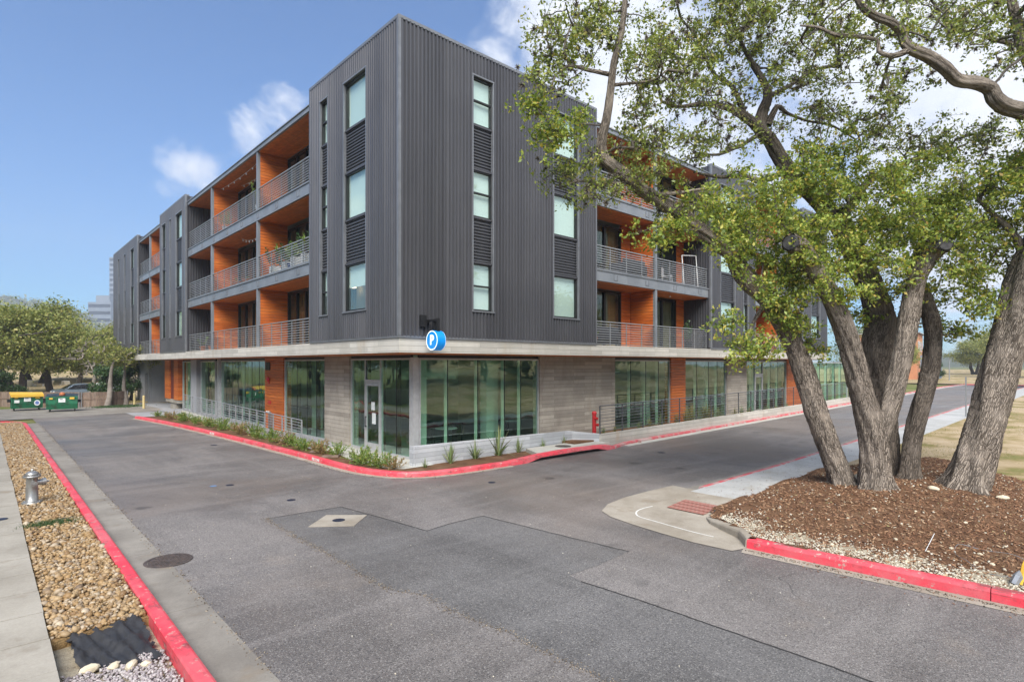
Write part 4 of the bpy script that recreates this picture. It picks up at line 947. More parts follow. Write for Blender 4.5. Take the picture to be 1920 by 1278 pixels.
rk = [(1604, 893, .13, 'upright cream rock wedged against the forked oak trunk'), (1750, 912, .14, 'flat pale rock lying between two oak trunks'), (1880, 922, .13, 'grey rock at the lawn edge beside the big leaning oak')]
for i, (px, py, r_, lb) in enumerate(rk):
    g_ = G(px, py+6, .38); z = mz(*g_) if in_mulch(*g_) else lawnz(*g_)
    link('limestone_rock', rock_mesh(20+i, r_, r_*.7, r_*(1.1 if i == 0 else .45)), loc=(g_[0], g_[1], z+.03), rz=i, label=lb, cat='rock')
for i, (px, py) in enumerate([(1717, 966), (1728, 981), (1706, 991), (1680, 1013), (1678, 993), (1784, 1030), (1740, 1034), (1810, 985), (1885, 1027), (1700, 1050), (1500, 1000), (1465, 985), (1560, 1020), (1838, 1040), (1830, 1052), (1860, 1056), (1640, 960), (1590, 975)]):
    g_ = G(px, py, .2); z = mz(*g_); s_ = random.uniform(.035, .07)
    link('limestone_rock', rock_mesh(40+i % 6, s_, s_*.75, s_*.5, 1), loc=(g_[0], g_[1], z+.01), rz=i*1.3, label='small cream limestone rock scattered on the mulch bed', cat='rock', group='limestone rocks on the mulch')
# dumpsters
def dumpster(loc_, rz, label, yellow):
    e = empty('dumpster', loc_, rz, label=label, cat='dumpster'); wv, dv_, hv = 1.0, .62, 1.12
    b = MB(); P = [(-.62, .18), (.5, .18), (.62, .55), (.62, 1.02), (-.62, 1.15)]
    k = len(P)
    for x in (-wv, wv):
        for (y, z) in P: b.v.append((x, -y, z))
    b.f = [(0, 1, 2, 3, 4)[::-1], (5, 6, 7, 8, 9)]+[(i, (i+1) % k, (i+1) % k+k, i+k) for i in range(k)]; b.build('bin', M['dgreen'], e)
    r = MB()
    for x in (-.98, -.33, .33, .98): r.box(x-.03, x+.03, -.66, -.621, .56, 1.02)
    r.box(-1.04, 1.04, -.67, -.615, .95, 1.06); r.build('rib', M['dgreen'], e)
    for s_ in (-1, 1): MB().box(s_*1.12-.1, s_*1.12+.1, -.25, .35, .62, .80).build('fork_pocket', M['black'], e)
    if yellow:
        q = MB(); q.prism([(-1.06, -.74), (1.06, -.74), (1.06, .66), (-1.06, .66)], lambda x, y: 1.07+.10*(y+.7)/1.3, lambda x, y: 1.16+.12*(y+.7)/1.3+.03*math.sin(x*4)); q.build('lid', M['yellow'], e)
        q = MB(); q.box(-1.05, 1.05, -.76, -.741, .98, 1.14); q.build('lid_edge', M['yellow'], e)
    else:
        for s_ in (-1, 1):
            q = MB(); q.prism([(s_*.53-.5, -.66), (s_*.53+.5, -.66), (s_*.53+.5, .64), (s_*.53-.5, .64)], lambda x, y: 1.07+.1*(y+.6)/1.2, lambda x, y: 1.10+.13*(y+.6)/1.2+.03*math.cos(x*3)); q.build('lid', M['dlid'], e)
        q = rock_mesh(77, .22, .2, .16); q.materials.clear(); q.materials.append(M['terracotta']); link('rubbish_bag', q, None, e, loc=(0, -.4, 1.2))
    for x in (-.8, .8):
        for y in (-.45, .45):
            w_ = MB(); w_.lathe([(.02, -.03), (.09, -.03), (.09, .03), (.02, .03)], (x, y, .09), 14, 'x'); w_.build('wheel', M['tyre'], e)
    st = plain('sticker_white', (.72, .74, .72)); stl = [(-.1, .28, .72, .98, M['paper'])]
    sticks = [(-.22, .22, .66, .94, M['paper']), (.5, .8, .86, 1.0, M['yellow']), (-.8, -.58, .88, .98, M['yellow'])]
    if yellow: sticks.append((-.82, -.5, .58, .78, M['paper']))
    for (x0, x1, z0, z1, m_) in sticks:
        MB().box(x0, x1, -.674, -.668, z0, z1).build('sticker', m_, e)
    MB().box(-.14, .06, -.677, -.6745, .86, .90).build('sticker_print', M['black'], e); MB().box(-.12, .14, -.677, -.6745, .78, .80).build('sticker_print', M['post'], e)
    if yellow:
        q = MB(); q.lathe([(.2, -.002), (.2, .002), (0, .002)], (.62, -.655, .55), 22, 'y'); q.build('round_sticker', M['paper'], e)
        q = MB(); q.lathe([(.13, -.002), (.13, .002), (0, .002)], (.62, -.66, .55), 22, 'y'); q.build('round_sticker_print', plain('sticker_blue', (.15, .22, .5)), e)
    e.scale = (.86, .9, 1.0); return e
def facing(px): a = ray(px); return math.atan2(a[1], a[0])-math.pi/2
g1 = at(50, 772, 41); g2 = at(117, 772, 40.2)
d1 = dumpster((g1[0], g1[1], 0), facing(50)+R(4), 'green dumpster with bright yellow lids and a round sticker', True)
d2 = dumpster((g2[0], g2[1], 0), facing(111)-R(3), 'green dumpster with dark lids and a pink bag on top', False)
# wooden fence behind the dumpsters
fx = [at(-60, 768, 45), at(60, 766, 44.8), at(150, 766, 44), at(205, 764, 45), at(236, 763, 46.5)]
def fence(p0, p1, label):
    L = math.hypot(p1[0]-p0[0], p1[1]-p0[1]); e = empty('wooden_fence', (p0[0], p0[1], 0), math.atan2(p1[1]-p0[1], p1[0]-p0[0]), label=label, cat='fence')
    b = MB(); x = 0
    while x < L:
        b.box(x+.004, x+.138, -.012, .012, -.05, 1.14+random.uniform(-.02, .02)); x += .145
    b.build('picket', M['fence'], e, kind='stuff')
    for z in (.25, .65, 1.02): MB().box(0, L, .013, .055, z-.04, z+.04).build('rail', M['fence'], e)
    for z in (.62,): MB().box(0, L, -.045, -.013, z-.04, z+.04).build('rail', M['fence'], e)
    n_ = max(1, int(L/3.2))
    for i in range(n_+1): MB().tube([(L*i/n_*.98+.1, -.08, -.05), (L*i/n_*.98+.1, -.08, 1.17)], .035, 8).build('post', M['post'], e)
fence(fx[0], fx[1], 'weathered board fence panel run behind the yellow lidded dumpster')
fence(fx[1], fx[2], 'weathered board fence run behind the dark lidded dumpster')
fence(fx[2], fx[3], 'weathered board fence run with slim tree trunks in front')
fence(fx[3], fx[4], 'short board fence run ending behind the concrete pier')
# bollards
for (px, py, s_, lb) in ((252, 766, 46.6, 'yellow bollard farther into the loading bay'), (269.5, 773, 42.5, 'yellow bollard at the corner of the concrete pier')):
    g_ = at(px, py, s_); e = empty('bollard', (g_[0], g_[1], 0), label=lb, cat='bollard')
    b = MB(); b.lathe([(.085, 0), (.085, .93), (.06, .975), (0, .985)], (0, 0, 0), 16); b.build('pipe', M['bollard'], e)
    b = MB(); b.lathe([(.11, 0), (.11, .02), (.086, .02)], (0, 0, 0), 16); b.build('base_plate', M['gutter'], e)
# cars behind the fence
def car(loc_, rz, label, paint):
    e = empty('parked_car', loc_, rz, label=label, cat='car')
    side = [(-2.2, .35), (-2.25, .7), (-2.1, .9), (-1.5, .98), (-.75, 1.42), (.1, 1.5), (.9, 1.45), (1.6, 1.08), (2.1, .98), (2.22, .7), (2.2, .35)]
    def shell(P, hw, top_in):
        b = MB(); n_ = len(P)
        for s_ in (-1, 1):
            for (x, z) in P: b.v.append((x, s_*(hw-(top_in*max(0, z-.95))), z))
        b.f = [tuple(range(n_)), tuple(range(n_, 2*n_))[::-1]]+[(i, (i+1) % n_, (i+1) % n_+n_, i+n_) for i in range(n_)]; return b
    shell(side, .88, .35).build('body', paint, e)
    for s_ in (-1, 1):
        g = MB(); P = [(-1.25, 1.0), (-.68, 1.36), (.1, 1.43), (.82, 1.38), (1.3, 1.02)]
        g.poly([(x, s_*(.893-.35*(z-.95)), z) for x, z in P]); g.build('side_window', M['carglass'], e)
    g = MB(); g.poly([(-1.47, -.8, 1.005), (-1.47, .8, 1.005), (-.79, .68, 1.412), (-.79, -.68, 1.412)]); g.build('windscreen', M['carglass'], e)
    g = MB(); g.poly([(1.57, -.8, 1.115), (1.57, .8, 1.115), (.94, .68, 1.448), (.94, -.68, 1.448)]); g.build('rear_window', M['carglass'], e)
    for x in (-1.4, 1.4):
        for s_ in (-1, 1):
            w_ = MB(); w_.lathe([(.18, -.1), (.33, -.1), (.33, .1), (.18, .1)], (x, s_*.8, .33), 20, 'y'); wo = w_.build('wheel', M['tyre'], e)
            w_ = MB(); w_.lathe([(.0, -.105), (.19, -.105), (.19, .105), (0, .105)], (x, s_*.8, .33), 14, 'y'); w_.build('rim', M['post'], wo)
    for s_ in (-1, 1): MB().box(-2.262, -2.2, s_*.6-.18, s_*.6+.18, .68, .8).build('headlight', M['white'], e)
g_ = at(152, 740, 56); car((g_[0], g_[1], -.05), facing(152)+R(12), 'silver blue car parked beyond the board fence', M['carpaint'])
g_ = at(198, 740, 60); car((g_[0], g_[1], -.05), facing(198)-R(5), 'white car roof showing over the fence beside a slim trunk', M['carpaint2'])
# garden chairs far beyond the fence
def lounge(loc_, rz):
    e = empty('garden_chair', loc_, rz, label='white slatted garden chair on the far bank under the oaks', cat='chair', group='white garden chairs under the oaks')
    b = MB(); b.prism([(-.3, -.05), (.3, -.05), (.3, .5), (-.3, .5)], .32, .38); b.build('seat', M['white'], e)
    b = MB(); b.v = [(-.32, .5, .35), (.32, .5, .35), (.32, .95, 1.1), (-.32, .95, 1.1), (-.32, .54, .33), (.32, .54, .33), (.32, .99, 1.08), (-.32, .99, 1.08)]; b.f = [(0,1,2,3),(7,6,5,4),(0,4,5,1),(1,5,6,2),(2,6,7,3),(3,7,4,0)]; b.build('backrest', M['white'], e)
    for x in (-.3, .3):
        MB().box(x-.04, x+.04, -.05, .03, 0, .6).build('leg', M['white'], e); MB().box(x-.04, x+.04, .42, .5, 0, .6).build('leg', M['white'], e); MB().box(x-.06, x+.06, -.08, .52, .6, .64).build('armrest', M['white'], e)
for (px, s_, a) in ((46, 66, .4), (61, 68, -.3), (86, 70, .6), (118, 72, .2), (132, 72, -.4), (140, 74, .5)):
    g_ = at(px, 722, s_); lounge((g_[0], g_[1], g_[2]-.5), facing(px)+a+math.pi)
# street furniture on the right
g_ = G(1811, 781, .12); e = empty('sign_post', (g_[0], g_[1], .12+terr(g_[0])), label='bare grey metal post on the pavement behind the oaks', cat='post')
b = MB(); b.box(-.045, .045, -.03, .03, 0, 2.2); b.build('channel', M['post'], e); b = MB(); b.box(-.02, .02, -.034, -.031, .1, 2.1); b.build('groove', M['rail'], e)
g_ = at(1780, 713, 84); e = empty('lamp_post', (g_[0], g_[1], .9), label='slim pale lamp post beyond the end of the street', cat='lamp post')
b = MB(); b.tube([(0, 0, 0), (0, 0, 3.2)], .07, 8); b.build('pole', M['post'], e); b = MB(); b.box(-.3, .12, -.1, .1, 3.2, 3.32); b.build('lamp_head', M['post'], e)
# orange house beyond
g_ = at(1728, 700, 96); hs = empty('orange_house', (g_[0], g_[1], .8), R(8), label='orange stucco house with a blue-grey wing beyond the street', cat='house')
b = MB(); b.box(-9, 2.2, 0, 9, 0, 7.4); b.build('wall', M['stucco'], hs); b = MB(); b.box(-3, 3.6, -2.6, -.004, 0, 4.0); b.build('wing', M['bluegrey'], hs)
b = MB(); b.prism([(-9.4, -.4), (2.6, -.4), (2.6, 9.4), (-9.4, 9.4)], 7.4, lambda x, y: 7.5+.9*(1-abs(y-4.5)/5)); b.build('roof', M['roof'], hs)
for x in (-6.5, -4, -1.2):
    f = MB().box(x-.6, x+.6, -.05, -.005, 4.6, 6.2).build('window', M['white'], hs); MB().box(x-.5, x+.5, -.07, -.051, 4.7, 6.1).build('pane', M['carglass'], f)
f = MB().box(-1.2, -.2, -2.66, -2.605, 0, 2.2).build('door', M['darkframe'], hs)
# overhead wires
up = [at(1640, 590, 110), at(2000, 560, 90)]
for k in range(5):
    z0, z1 = 8.6+k*.75, 8.9+k*.75
    p = [(up[0][0]+(up[1][0]-up[0][0])*t, up[0][1]+(up[1][1]-up[0][1])*t, z0+(z1-z0)*t-1.1*4*t*(1-t)) for t in np.linspace(-.6, 1.4, 24)]
    b = MB(); b.tube(p, .022, 5); o = b.thing('overhead_wire', M['black'], label='thin dark overhead wire crossing the sky beyond the oaks', cat='wire', group='overhead wires beyond the street')
for t, lb in ((-.6, 'wooden utility pole hidden behind the building end'), (1.4, 'wooden utility pole beyond the big leaning oak')):
    x, y = up[0][0]+(up[1][0]-up[0][0])*t, up[0][1]+(up[1][1]-up[0][1])*t; e = empty('utility_pole', (x, y, .5), label=lb, cat='utility pole')
    MB().tube([(0, 0, 0), (0, 0, 12)], [.17, .12], 10).build('pole', M['barkfar'], e); MB().obox((0, 0), (.3, .95), 1.1, .06, .12, 11.2).build('crossarm', M['barkfar'], e)
# yellow watering tool at the right edge, thin white flags of irrigation tube
g_ = G(1912, 1095, .16); e = empty('yellow_stake_marker', (g_[0], g_[1], .16), label='yellow and grey marker tape bundle at the edge of the stony margin', cat='marker')
b = MB(); b.tube([(0, 0, 0), (.1, -.05, .25), (.22, -.08, .42)], [.03, .045, .02], 6); b.build('yellow_tape', M['yellow'], e); b = MB(); b.tube([(-.06, .06, .0), (.0, .02, .1), (.08, .0, .16)], [.05, .06, .03], 7); b.build('grey_wrap', M['post'], e)
pts = [G(1920, 1050, .2), G(1860, 1035, .2), G(1805, 1027, .2), G(1790, 1035, .2), G(1810, 1052, .2), G(1850, 1070, .2), G(1905, 1088, .17)]
b = MB(); b.tube([(p[0], p[1], mz(*p)+.03+.03*math.sin(i)) for i, p in enumerate([tuple(q) for q in smooth_poly(pts, .1)])], .0045, 5); b.thing('irrigation_tube', M['post'], label='thin white irrigation tube looped on the mulch', cat='tube')
p0, p1 = G(1735, 1032, .2), G(1752, 1008, .25); b = MB(); b.tube([(*p0, mz(*p0)), (*p1, mz(*p1)+.10)], .006, 5); b.thing('plastic_stake', M['white'], label='short white plastic stake poking out of the mulch', cat='stake')
# timber edging by the shrubs
for i, (px, py) in enumerate(((597, 846), (620, 855))):
    g_ = G(px, py, .14); b = MB(); b.obox((0, 0), (.3, .95), .28, .11, .05, 0); link('stepping_slab', b.mesh('stepping_slab', M['fence']), loc=(g_[0], g_[1], .12), rz=1.2, label='dark flat stepping slab set in the bed behind the kerb', cat='slab', group='stepping slabs in the shrub bed')
# ---- things on the balconies
def pot(loc_, r_, h_, m, label, plant, group=None, square=False, ph=.6):
    e = empty('potted_plant', loc_, random.uniform(0, 3) if not square else 0, label=label, cat='plant', group=group)
    b = MB()
    if square: b.prism([(-r_, -r_), (r_, -r_), (r_, r_), (-r_, r_)], 0, h_)
    else: b.lathe([(r_*.7, 0), (r_, h_*.9), (r_*1.06, h_*.9), (r_*1.06, h_), (r_*.9, h_)], (0, 0, 0), 16)
    b.build('pot', m, e); link('foliage', plant, None, e, loc=(0, 0, h_)); return e
def leafy(seed, n_, h_, spr, lw, ll, m, stems=7, blade=False, droop=.5):
    """a plant of stems and leaves in local coordinates"""
    r_ = np.random.default_rng(seed); V = []; Fq = []
    def quad(p, d, w_, l_):
        d = d/np.linalg.norm(d); s_ = np.cross(d, r_.normal(size=3)); s_ /= np.linalg.norm(s_)+1e-6; b_ = len(V)
        V.extend([p, p+d*l_*.45+s_*w_/2, p+d*l_, p+d*l_*.45-s_*w_/2]); Fq.append((b_, b_+1, b_+2, b_+3))
    if blade:
        for i in range(n_):
            a = r_.uniform(0, 2*math.pi); tilt = abs(r_.normal(0, spr)); L = h_*r_.uniform(.6, 1.1); d = np.array([math.cos(a)*math.sin(tilt), math.sin(a)*math.sin(tilt), math.cos(tilt)])
            p = np.array([math.cos(a), math.sin(a), 0])*r_.uniform(0, .06)*h_; side_ = np.cross(d, [0, 0, 1]); side_ /= np.linalg.norm(side_)+1e-6; prev = None; ns = 4
            for k in range(ns+1):
                t = k/ns; q = p+d*L*t+np.array([d[0]*.6, d[1]*.6, -1])*droop*L*t*t*.5*(.3+abs(math.sin(tilt))); wd = lw*(1-t**1.6)+.001
                b_ = len(V); V.extend([q-side_*wd/2, q+side_*wd/2])
                if k: Fq.append((b_-2, b_-1, b_+1, b_))
    else:
        per = max(1, n_//stems)
        for s_ in range(stems):
            a = r_.uniform(0, 2*math.pi); tilt = abs(r_.normal(0, spr)); L = h_*r_.uniform(.55, 1.05); d = np.array([math.cos(a)*math.sin(tilt), math.sin(a)*math.sin(tilt), math.cos(tilt)])
            p = np.array([math.cos(a), math.sin(a), 0])*r_.uniform(0, .25)*h_
            for k in range(per):
                t = r_.uniform(.12, 1); q = p+d*L*t+np.array([0, 0, -.15*L*t*t]); dd = d*.8+r_.normal(size=3)*.55; quad(q, dd, lw*r_.uniform(.7, 1.2), ll*r_.uniform(.7, 1.2))
            quad(p, d+np.array([.001, 0, 0]), .012, L); quad(p, d+np.array([0, .001, 0]), .012, L)
    return npmesh('foliage', V, Fq, m)
pl = [leafy(100+i, 420, 1.0, .42, .045, .13, M['leafdark' if i % 2 else 'shrub'], 9) for i in range(3)]
for i, (u, hh, lb) in enumerate([(7.0, .42, 'white square planter at the bay end of the middle balcony'), (7.75, .5, 'tall white planter second from the bay on the middle balcony'), (8.8, .5, 'white planter with a branching shrub on the middle balcony'), (9.8, .45, 'white planter beside the blue one on the middle balcony'), (11.2, .42, 'white planter nearest the cedar divider on the middle balcony')]):
    pot((.55, u, FL[1]), .2, hh, M['white'], lb, pl[i % 3], square=True)
pot((.5, 9.3, FL[1]), .16, .3, plain('blue_glaze', (.05, .09, .22)), 'small blue pot between white planters on the balcony', pl[1])
pot((.45, 18.0, FL[2]), .16, .3, M['white'], 'leafy potted plant at the top balcony rail before the far divider', leafy(120, 260, 1.1, .25, .04, .12, M['shrub'], 8))
pot((.45, 13.0, FL[2]), .15, .4, M['white'], 'tall bamboo-like plant in a white pot on the top balcony', leafy(121, 200, 1.3, .15, .03, .13, M['shrub'], 6))
pot((.5, 16.3, FL[1]), .2, .3, M['terracotta'], 'terracotta pot on the middle left balcony', leafy(122, 30, .25, .5, .03, .1, M['shrub'], 4))
pot((.5, 14.9, FL[1]), .18, .28, M['terracotta'], 'second smaller terracotta pot on the middle left balcony', leafy(123, 20, .2, .5, .03, .1, M['shrub'], 4))
pot((.5, 22.5, FL[0]), .18, .3, M['terracotta'], 'potted bush on the lowest balcony by the dark side wall', leafy(124, 200, .6, .4, .04, .1, M['shrub'], 7))
pot((.5, 20.6, FL[0]), .2, .25, M['terracotta'], 'low terracotta bowl on the lowest left balcony', leafy(125, 40, .2, .5, .03, .08, M['shrub'], 4))
pot((17.2, .55, FL[0]), .18, .35, M['black'], 'climbing plant in a black pot on the lowest right balcony', leafy(126, 260, 1.2, .3, .06, .13, M['leafdark'], 8))
pot((9.7, .6, FL[0]), .18, .35, M['terracotta'], 'flowering pot behind the lowest right railing', leafy(127, 160, .5, .4, .04, .1, M['shrub'], 7))
def sofa(loc_, rz, label):
    e = empty('patio_sofa', loc_, rz, label=label, cat='sofa')
    b = MB(); b.box(-.75, .75, -.38, .38, .12, .3); b.build('base', M['black'], e); b = MB(); b.box(-.75, .75, .25, .42, .301, .8); b.build('backrest', M['cloth'], e)
    for s_ in (-1, 1): MB().box(s_*.37-.34, s_*.37+.34, -.36, .24, .301, .44).build('cushion', M['cloth'], e); MB().box(s_*.84-.08, s_*.84+.08, -.38, .42, .12, .6).build('armrest', M['cloth'], e)
    for x in (-.7, .7):
        for y in (-.33, .33): MB().box(x-.03, x+.03, y-.03, y+.03, 0, .12).build('leg', M['black'], e)
sofa((12.6, .95, FL[1]), math.pi, 'dark patio sofa on the middle right balcony'); sofa((10.6, .95, FL[0]), math.pi, 'dark patio sofa on the lowest right balcony')
def chair(loc_, rz, label, m):
    e = empty('patio_chair', loc_, rz, label=label, cat='chair')
    MB().box(-.24, .24, -.24, .24, .40, .44).build('seat', m, e); MB().box(-.24, .24, .2, .24, .441, .85).build('backrest', m, e)
    for x in (-.21, .21):
        for y in (-.21, .21): MB().box(x-.015, x+.015, y-.015, y+.015, 0, .4).build('leg', m, e)
chair((.8, 11.4, FL[1]), 1.2, 'small dark chair by the cedar divider on the middle balcony', M['black']); chair((15.8, .9, FL[1]), .4, 'pale metal chair on the middle right balcony', M['alu']); chair((.8, 32.5, FL[0]), 1.4, 'white metal chair on the far lowest balcony', M['white'])
def table(loc_, label):
    e = empty('cafe_table', loc_, label=label, cat='table')
    b = MB(); b.lathe([(.0, .72), (.42, .72), (.42, .75), (0, .75)], (0, 0, 0), 20); b.build('table_top', M['white'], e); b = MB(); b.lathe([(.24, 0), (.24, .02), (.04, .04), (.04, .72)], (0, 0, 0), 14); b.build('pedestal', M['black'], e)
table((3.9, 3.0, .136), 'round cafe table inside the corner glazing'); table((7.6, 3.6, .136), 'round cafe table inside by the second interior column'); table((4.2, 21.0, .136), 'round cafe table inside the far left glazing')
for i, (x, y, a, lb) in enumerate([(3.1, 2.7, 1.6, 'dark chair left of the inside corner table'), (4.6, 3.4, -1.2, 'dark chair right of the inside corner table'), (7.0, 3.1, 1.0, 'dark chair at the table by the second interior column'), (3.6, 20.3, .4, 'dark chair at the far left inside table')]): chair((x, y, .136), a, lb, M['black'])
fr_ = empty('leaning_frame', (17.6, .7, FL[1]), label='white rectangular frame leaning on the dark balcony wall', cat='frame')
for (a, c) in (((-.75, -.1, 0), (-.62, .1, 1.6)), ((.62, -.1, 0), (.75, .1, 1.75)), ((-.62, .1, 1.6), (.75, .1, 1.75))): MB().tube([a, c], .025, 6).build('bar', M['white'], fr_)
def string_lights(side, u0, u1, w_, z, label, sag=.35, n_=8):
    c = W(side, (u0+u1)/2, w_, z); e = empty('string_lights', c, label=label, cat='lights')
    P = [Vector(W(side, u0+(u1-u0)*t, w_, z-sag*4*t*(1-t)))-Vector(c) for t in np.linspace(0, 1, 20)]
    b = MB(); b.tube(P, .008, 5); b.build('cable', M['white'], e)
    for i in range(n_):
        t = (i+.5)/n_; p = Vector(W(side, u0+(u1-u0)*t, w_, z-sag*4*t*(1-t)))-Vector(c); q = MB(); q.lathe([(.012, 0), (.03, -.05), (.03, -.09), (.0, -.12)], tuple(p), 8); q.build('bulb', M['bulb'], e)
string_lights('L', 12.5, 16.2, .7, FL[2]-.55, 'string of pale bulbs sagging under the middle balcony ceiling')
string_lights('L', 12.6, 19.0, .5, CEIL-.12, 'string of bulbs along the top balcony ceiling front', .12, 7)
string_lights('L', 12.6, 17.5, 1.1, CEIL-.15, 'string of bulbs deeper under the top balcony ceiling', .15, 6)
# ---------------------------------------------------------------- loose ground cover
import bmesh
def scatter(name, P, scales, base_v, base_f, m, flat=.6, tilt=.5, **kw):
    """many small pieces as one mesh; P (n,3)"""
    n = len(P); bv = np.asarray(base_v, float); k = len(bv)
    a = rng.uniform(0, 2*np.pi, n); tx = rng.normal(0, tilt, n); ty = rng.normal(0, tilt, n)
    ca, sa = np.cos(a), np.sin(a); V = np.repeat(bv[None], n, 0)*scales[:, None, :]
    y, z = V[..., 1].copy(), V[..., 2].copy(); V[..., 1] = y*np.cos(tx)[:, None]-z*np.sin(tx)[:, None]; V[..., 2] = y*np.sin(tx)[:, None]+z*np.cos(tx)[:, None]
    x, z = V[..., 0].copy(), V[..., 2].copy(); V[..., 0] = x*np.cos(ty)[:, None]-z*np.sin(ty)[:, None]; V[..., 2] = x*np.sin(ty)[:, None]+z*np.cos(ty)[:, None]
    x, y = V[..., 0].copy(), V[..., 1].copy(); V[..., 0] = x*ca[:, None]-y*sa[:, None]; V[..., 1] = x*sa[:, None]+y*ca[:, None]
    V += P[:, None, :]; Fq = (np.asarray(base_f)[None]+(np.arange(n)*k)[:, None, None]).reshape(-1, len(base_f[0]))
    return link(name, npmesh(name, V.reshape(-1, 3), Fq, m, kw.pop('smooth', False)), **kw)
bm = bmesh.new(); bmesh.ops.create_icosphere(bm, subdivisions=2, radius=1); ICO2 = ([tuple(v.co) for v in bm.verts], [tuple(v.index for v in f.verts) for f in bm.faces]); bm.free()
bm = bmesh.new(); bmesh.ops.create_icosphere(bm, subdivisions=1, radius=1); ICO1 = ([tuple(v.co) for v in bm.verts], [tuple(v.index for v in f.verts) for f in bm.faces]); bm.free()
def lumpy(base, seed, amt=.18):
    r_ = np.random.default_rng(seed); return [tuple(np.array(v)*(1+r_.normal(0, amt))) for v in base[0]], base[1]
def hole(P):   # leave the hydrant foot, weed spots clear
    return P[(np.hypot(P[:, 0]-hx, P[:, 1]-hy) > .17)]
n = 8200; y = -6.1+(14.5)*rng.random(n)**1.25; P = np.stack([rng.uniform(-8.40, -7.46, n), y, .09+rng.random(n)*.045], 1); P = hole(P)
s = np.clip(rng.lognormal(-3.68, .36, len(P)), .010, .065); sc = np.stack([s*rng.uniform(.9, 1.35, len(P)), s, s*rng.uniform(.5, .8, len(P))], 1)
scatter('river_pebbles', P, sc, *lumpy(ICO1, 1, .12), M['pebble'], smooth=True, kind='stuff', label='tan river pebbles filling the strip behind the left kerb', category=None) if False else None
def stuff(name, P, sc, base, m, label, cat, tilt=.5, smooth=False):
    o = scatter(name, P, sc, *base, m, tilt=tilt, smooth=smooth); tag(o, label, cat, kind='stuff'); return o
stuff('river_pebbles', P, sc, lumpy(ICO1, 1, .12), M['pebble'], 'tan river pebbles filling the strip behind the left kerb', 'pebbles', smooth=True)
n = 4500; P = hole(np.stack([rng.uniform(-8.40, -7.46, n), rng.uniform(8.0, 27, n), .09+rng.random(n)*.04], 1)); s = rng.uniform(.03, .055, len(P))
stuff('river_pebbles', P, np.stack([s*1.15, s, s*.65], 1), lumpy(ICO1, 2, .12), M['pebble'], 'smaller looking pebbles at the far end of the left strip', 'pebbles', smooth=True)
n = 2600; P = np.stack([rng.uniform(-8.40, -7.46, n), rng.uniform(-9.2, -7.02, n), rng.uniform(-.02, .015, n)], 1); s = rng.uniform(.010, .024, n)
stuff('crushed_gravel', P, np.stack([s*1.2, s, s*.8], 1), lumpy(ICO1, 3, .2), M['finegravel'], 'crushed grey gravel in the dug-out end of the strip', 'gravel')
# mulch chips
n = 24000; cx_ = rng.uniform(1.3, 14, n); cy_ = rng.uniform(-16, -8.45, n); keep = np.array([in_mulch(a, c) for a, c in zip(cx_, cy_)]); cx_, cy_ = cx_[keep], cy_[keep]
P = np.stack([cx_, cy_, np.array([mz(a, c) for a, c in zip(cx_, cy_)])+rng.uniform(.0, .018, len(cx_))], 1); s = rng.uniform(.012, .045, len(P))
box8 = ([(-1,-.22,-.12),(1,-.3,-.12),(1,.2,-.12),(-1,.26,-.12),(-1,-.22,.12),(1,-.3,.12),(1,.2,.12),(-1,.26,.12)], [(4,5,6,7),(0,1,5,4),(1,2,6,5),(2,3,7,6),(3,0,4,7)])
stuff('mulch_chips', P, np.stack([s, s, s], 1), box8, M['chips'], 'shredded brown bark mulch under the oaks', 'mulch', tilt=.35)
n = 3200; yy = rng.uniform(-15.5, -8.9, n); xx = np.array([kx(a) for a in yy])+.02+np.abs(rng.normal(0, .42, n)); 
P = np.stack([xx, yy, np.array([max(.155, mz(a, c)) for a, c in zip(xx, yy)])+.004], 1); s = rng.uniform(.006, .022, n)
stuff('limestone_chips', P, np.stack([s*1.2, s, s*.6], 1), lumpy(ICO1, 5, .2), M['rockchips'], 'pale limestone chips spilling along the red kerb', 'gravel')
n = 500; xx, yy = rng.uniform(1.8, 12, n), rng.uniform(-14, -8.7, n); keep = np.array([in_mulch(a, c) for a, c in zip(xx, yy)]); xx, yy = xx[keep], yy[keep]
P = np.stack([xx, yy, np.array([mz(a, c) for a, c in zip(xx, yy)])+.012], 1); s = rng.uniform(.008, .022, len(xx))
stuff('limestone_chips', P, np.stack([s*1.3, s, s*.6], 1), lumpy(ICO1, 6, .2), M['rockchips'], 'sparse pale stone chips over the mulch', 'gravel')
n = 420; xx, yy = rng.uniform(-6.5, 3, n), rng.uniform(-14, 6, n); P = np.stack([xx, yy, np.full(n, .006)], 1); s = rng.uniform(.003, .011, n)
keep = ~((xx > .7) & (yy < -8)) & ~((xx > -.8) & (yy > -1.2)); stuff('road_grit', P[keep], np.stack([s, s, s*.6], 1)[keep], lumpy(ICO1, 8, .2), M['rockchips'], 'scattered pale grit on the asphalt', 'grit')
LL = np.array(L_); k_ = rng.integers(0, len(LL), 1500); P = np.concatenate([LL[k_]+rng.normal(0, .05, (1500, 2)), np.full((1500, 1), .007)], 1); s = rng.uniform(.003, .011, 1500)
stuff('road_grit', P, np.stack([s, s, s*.5], 1), lumpy(ICO1, 9, .2), M['gritmat'], 'tan grit worn loose along the edge of the dark asphalt patch', 'grit')
n = 1600; yy = rng.uniform(-12, 26, n); P = np.stack([-6.74+rng.normal(0, .05, n), yy, np.full(n, .009)], 1); q_ = rng.integers(0, len(PK), 900); bq = np.array(offset_line(PK, -.2))[q_]+rng.normal(0, .06, (900, 2)); yy2 = rng.uniform(-15, -10, 700); P2 = np.stack([np.interp(yy2, [-17, -13.6, -11, -10], [1.34, 1.22, 1.03, .97])-np.abs(rng.normal(0, .08, 700)), yy2, np.full(700, .011)], 1)
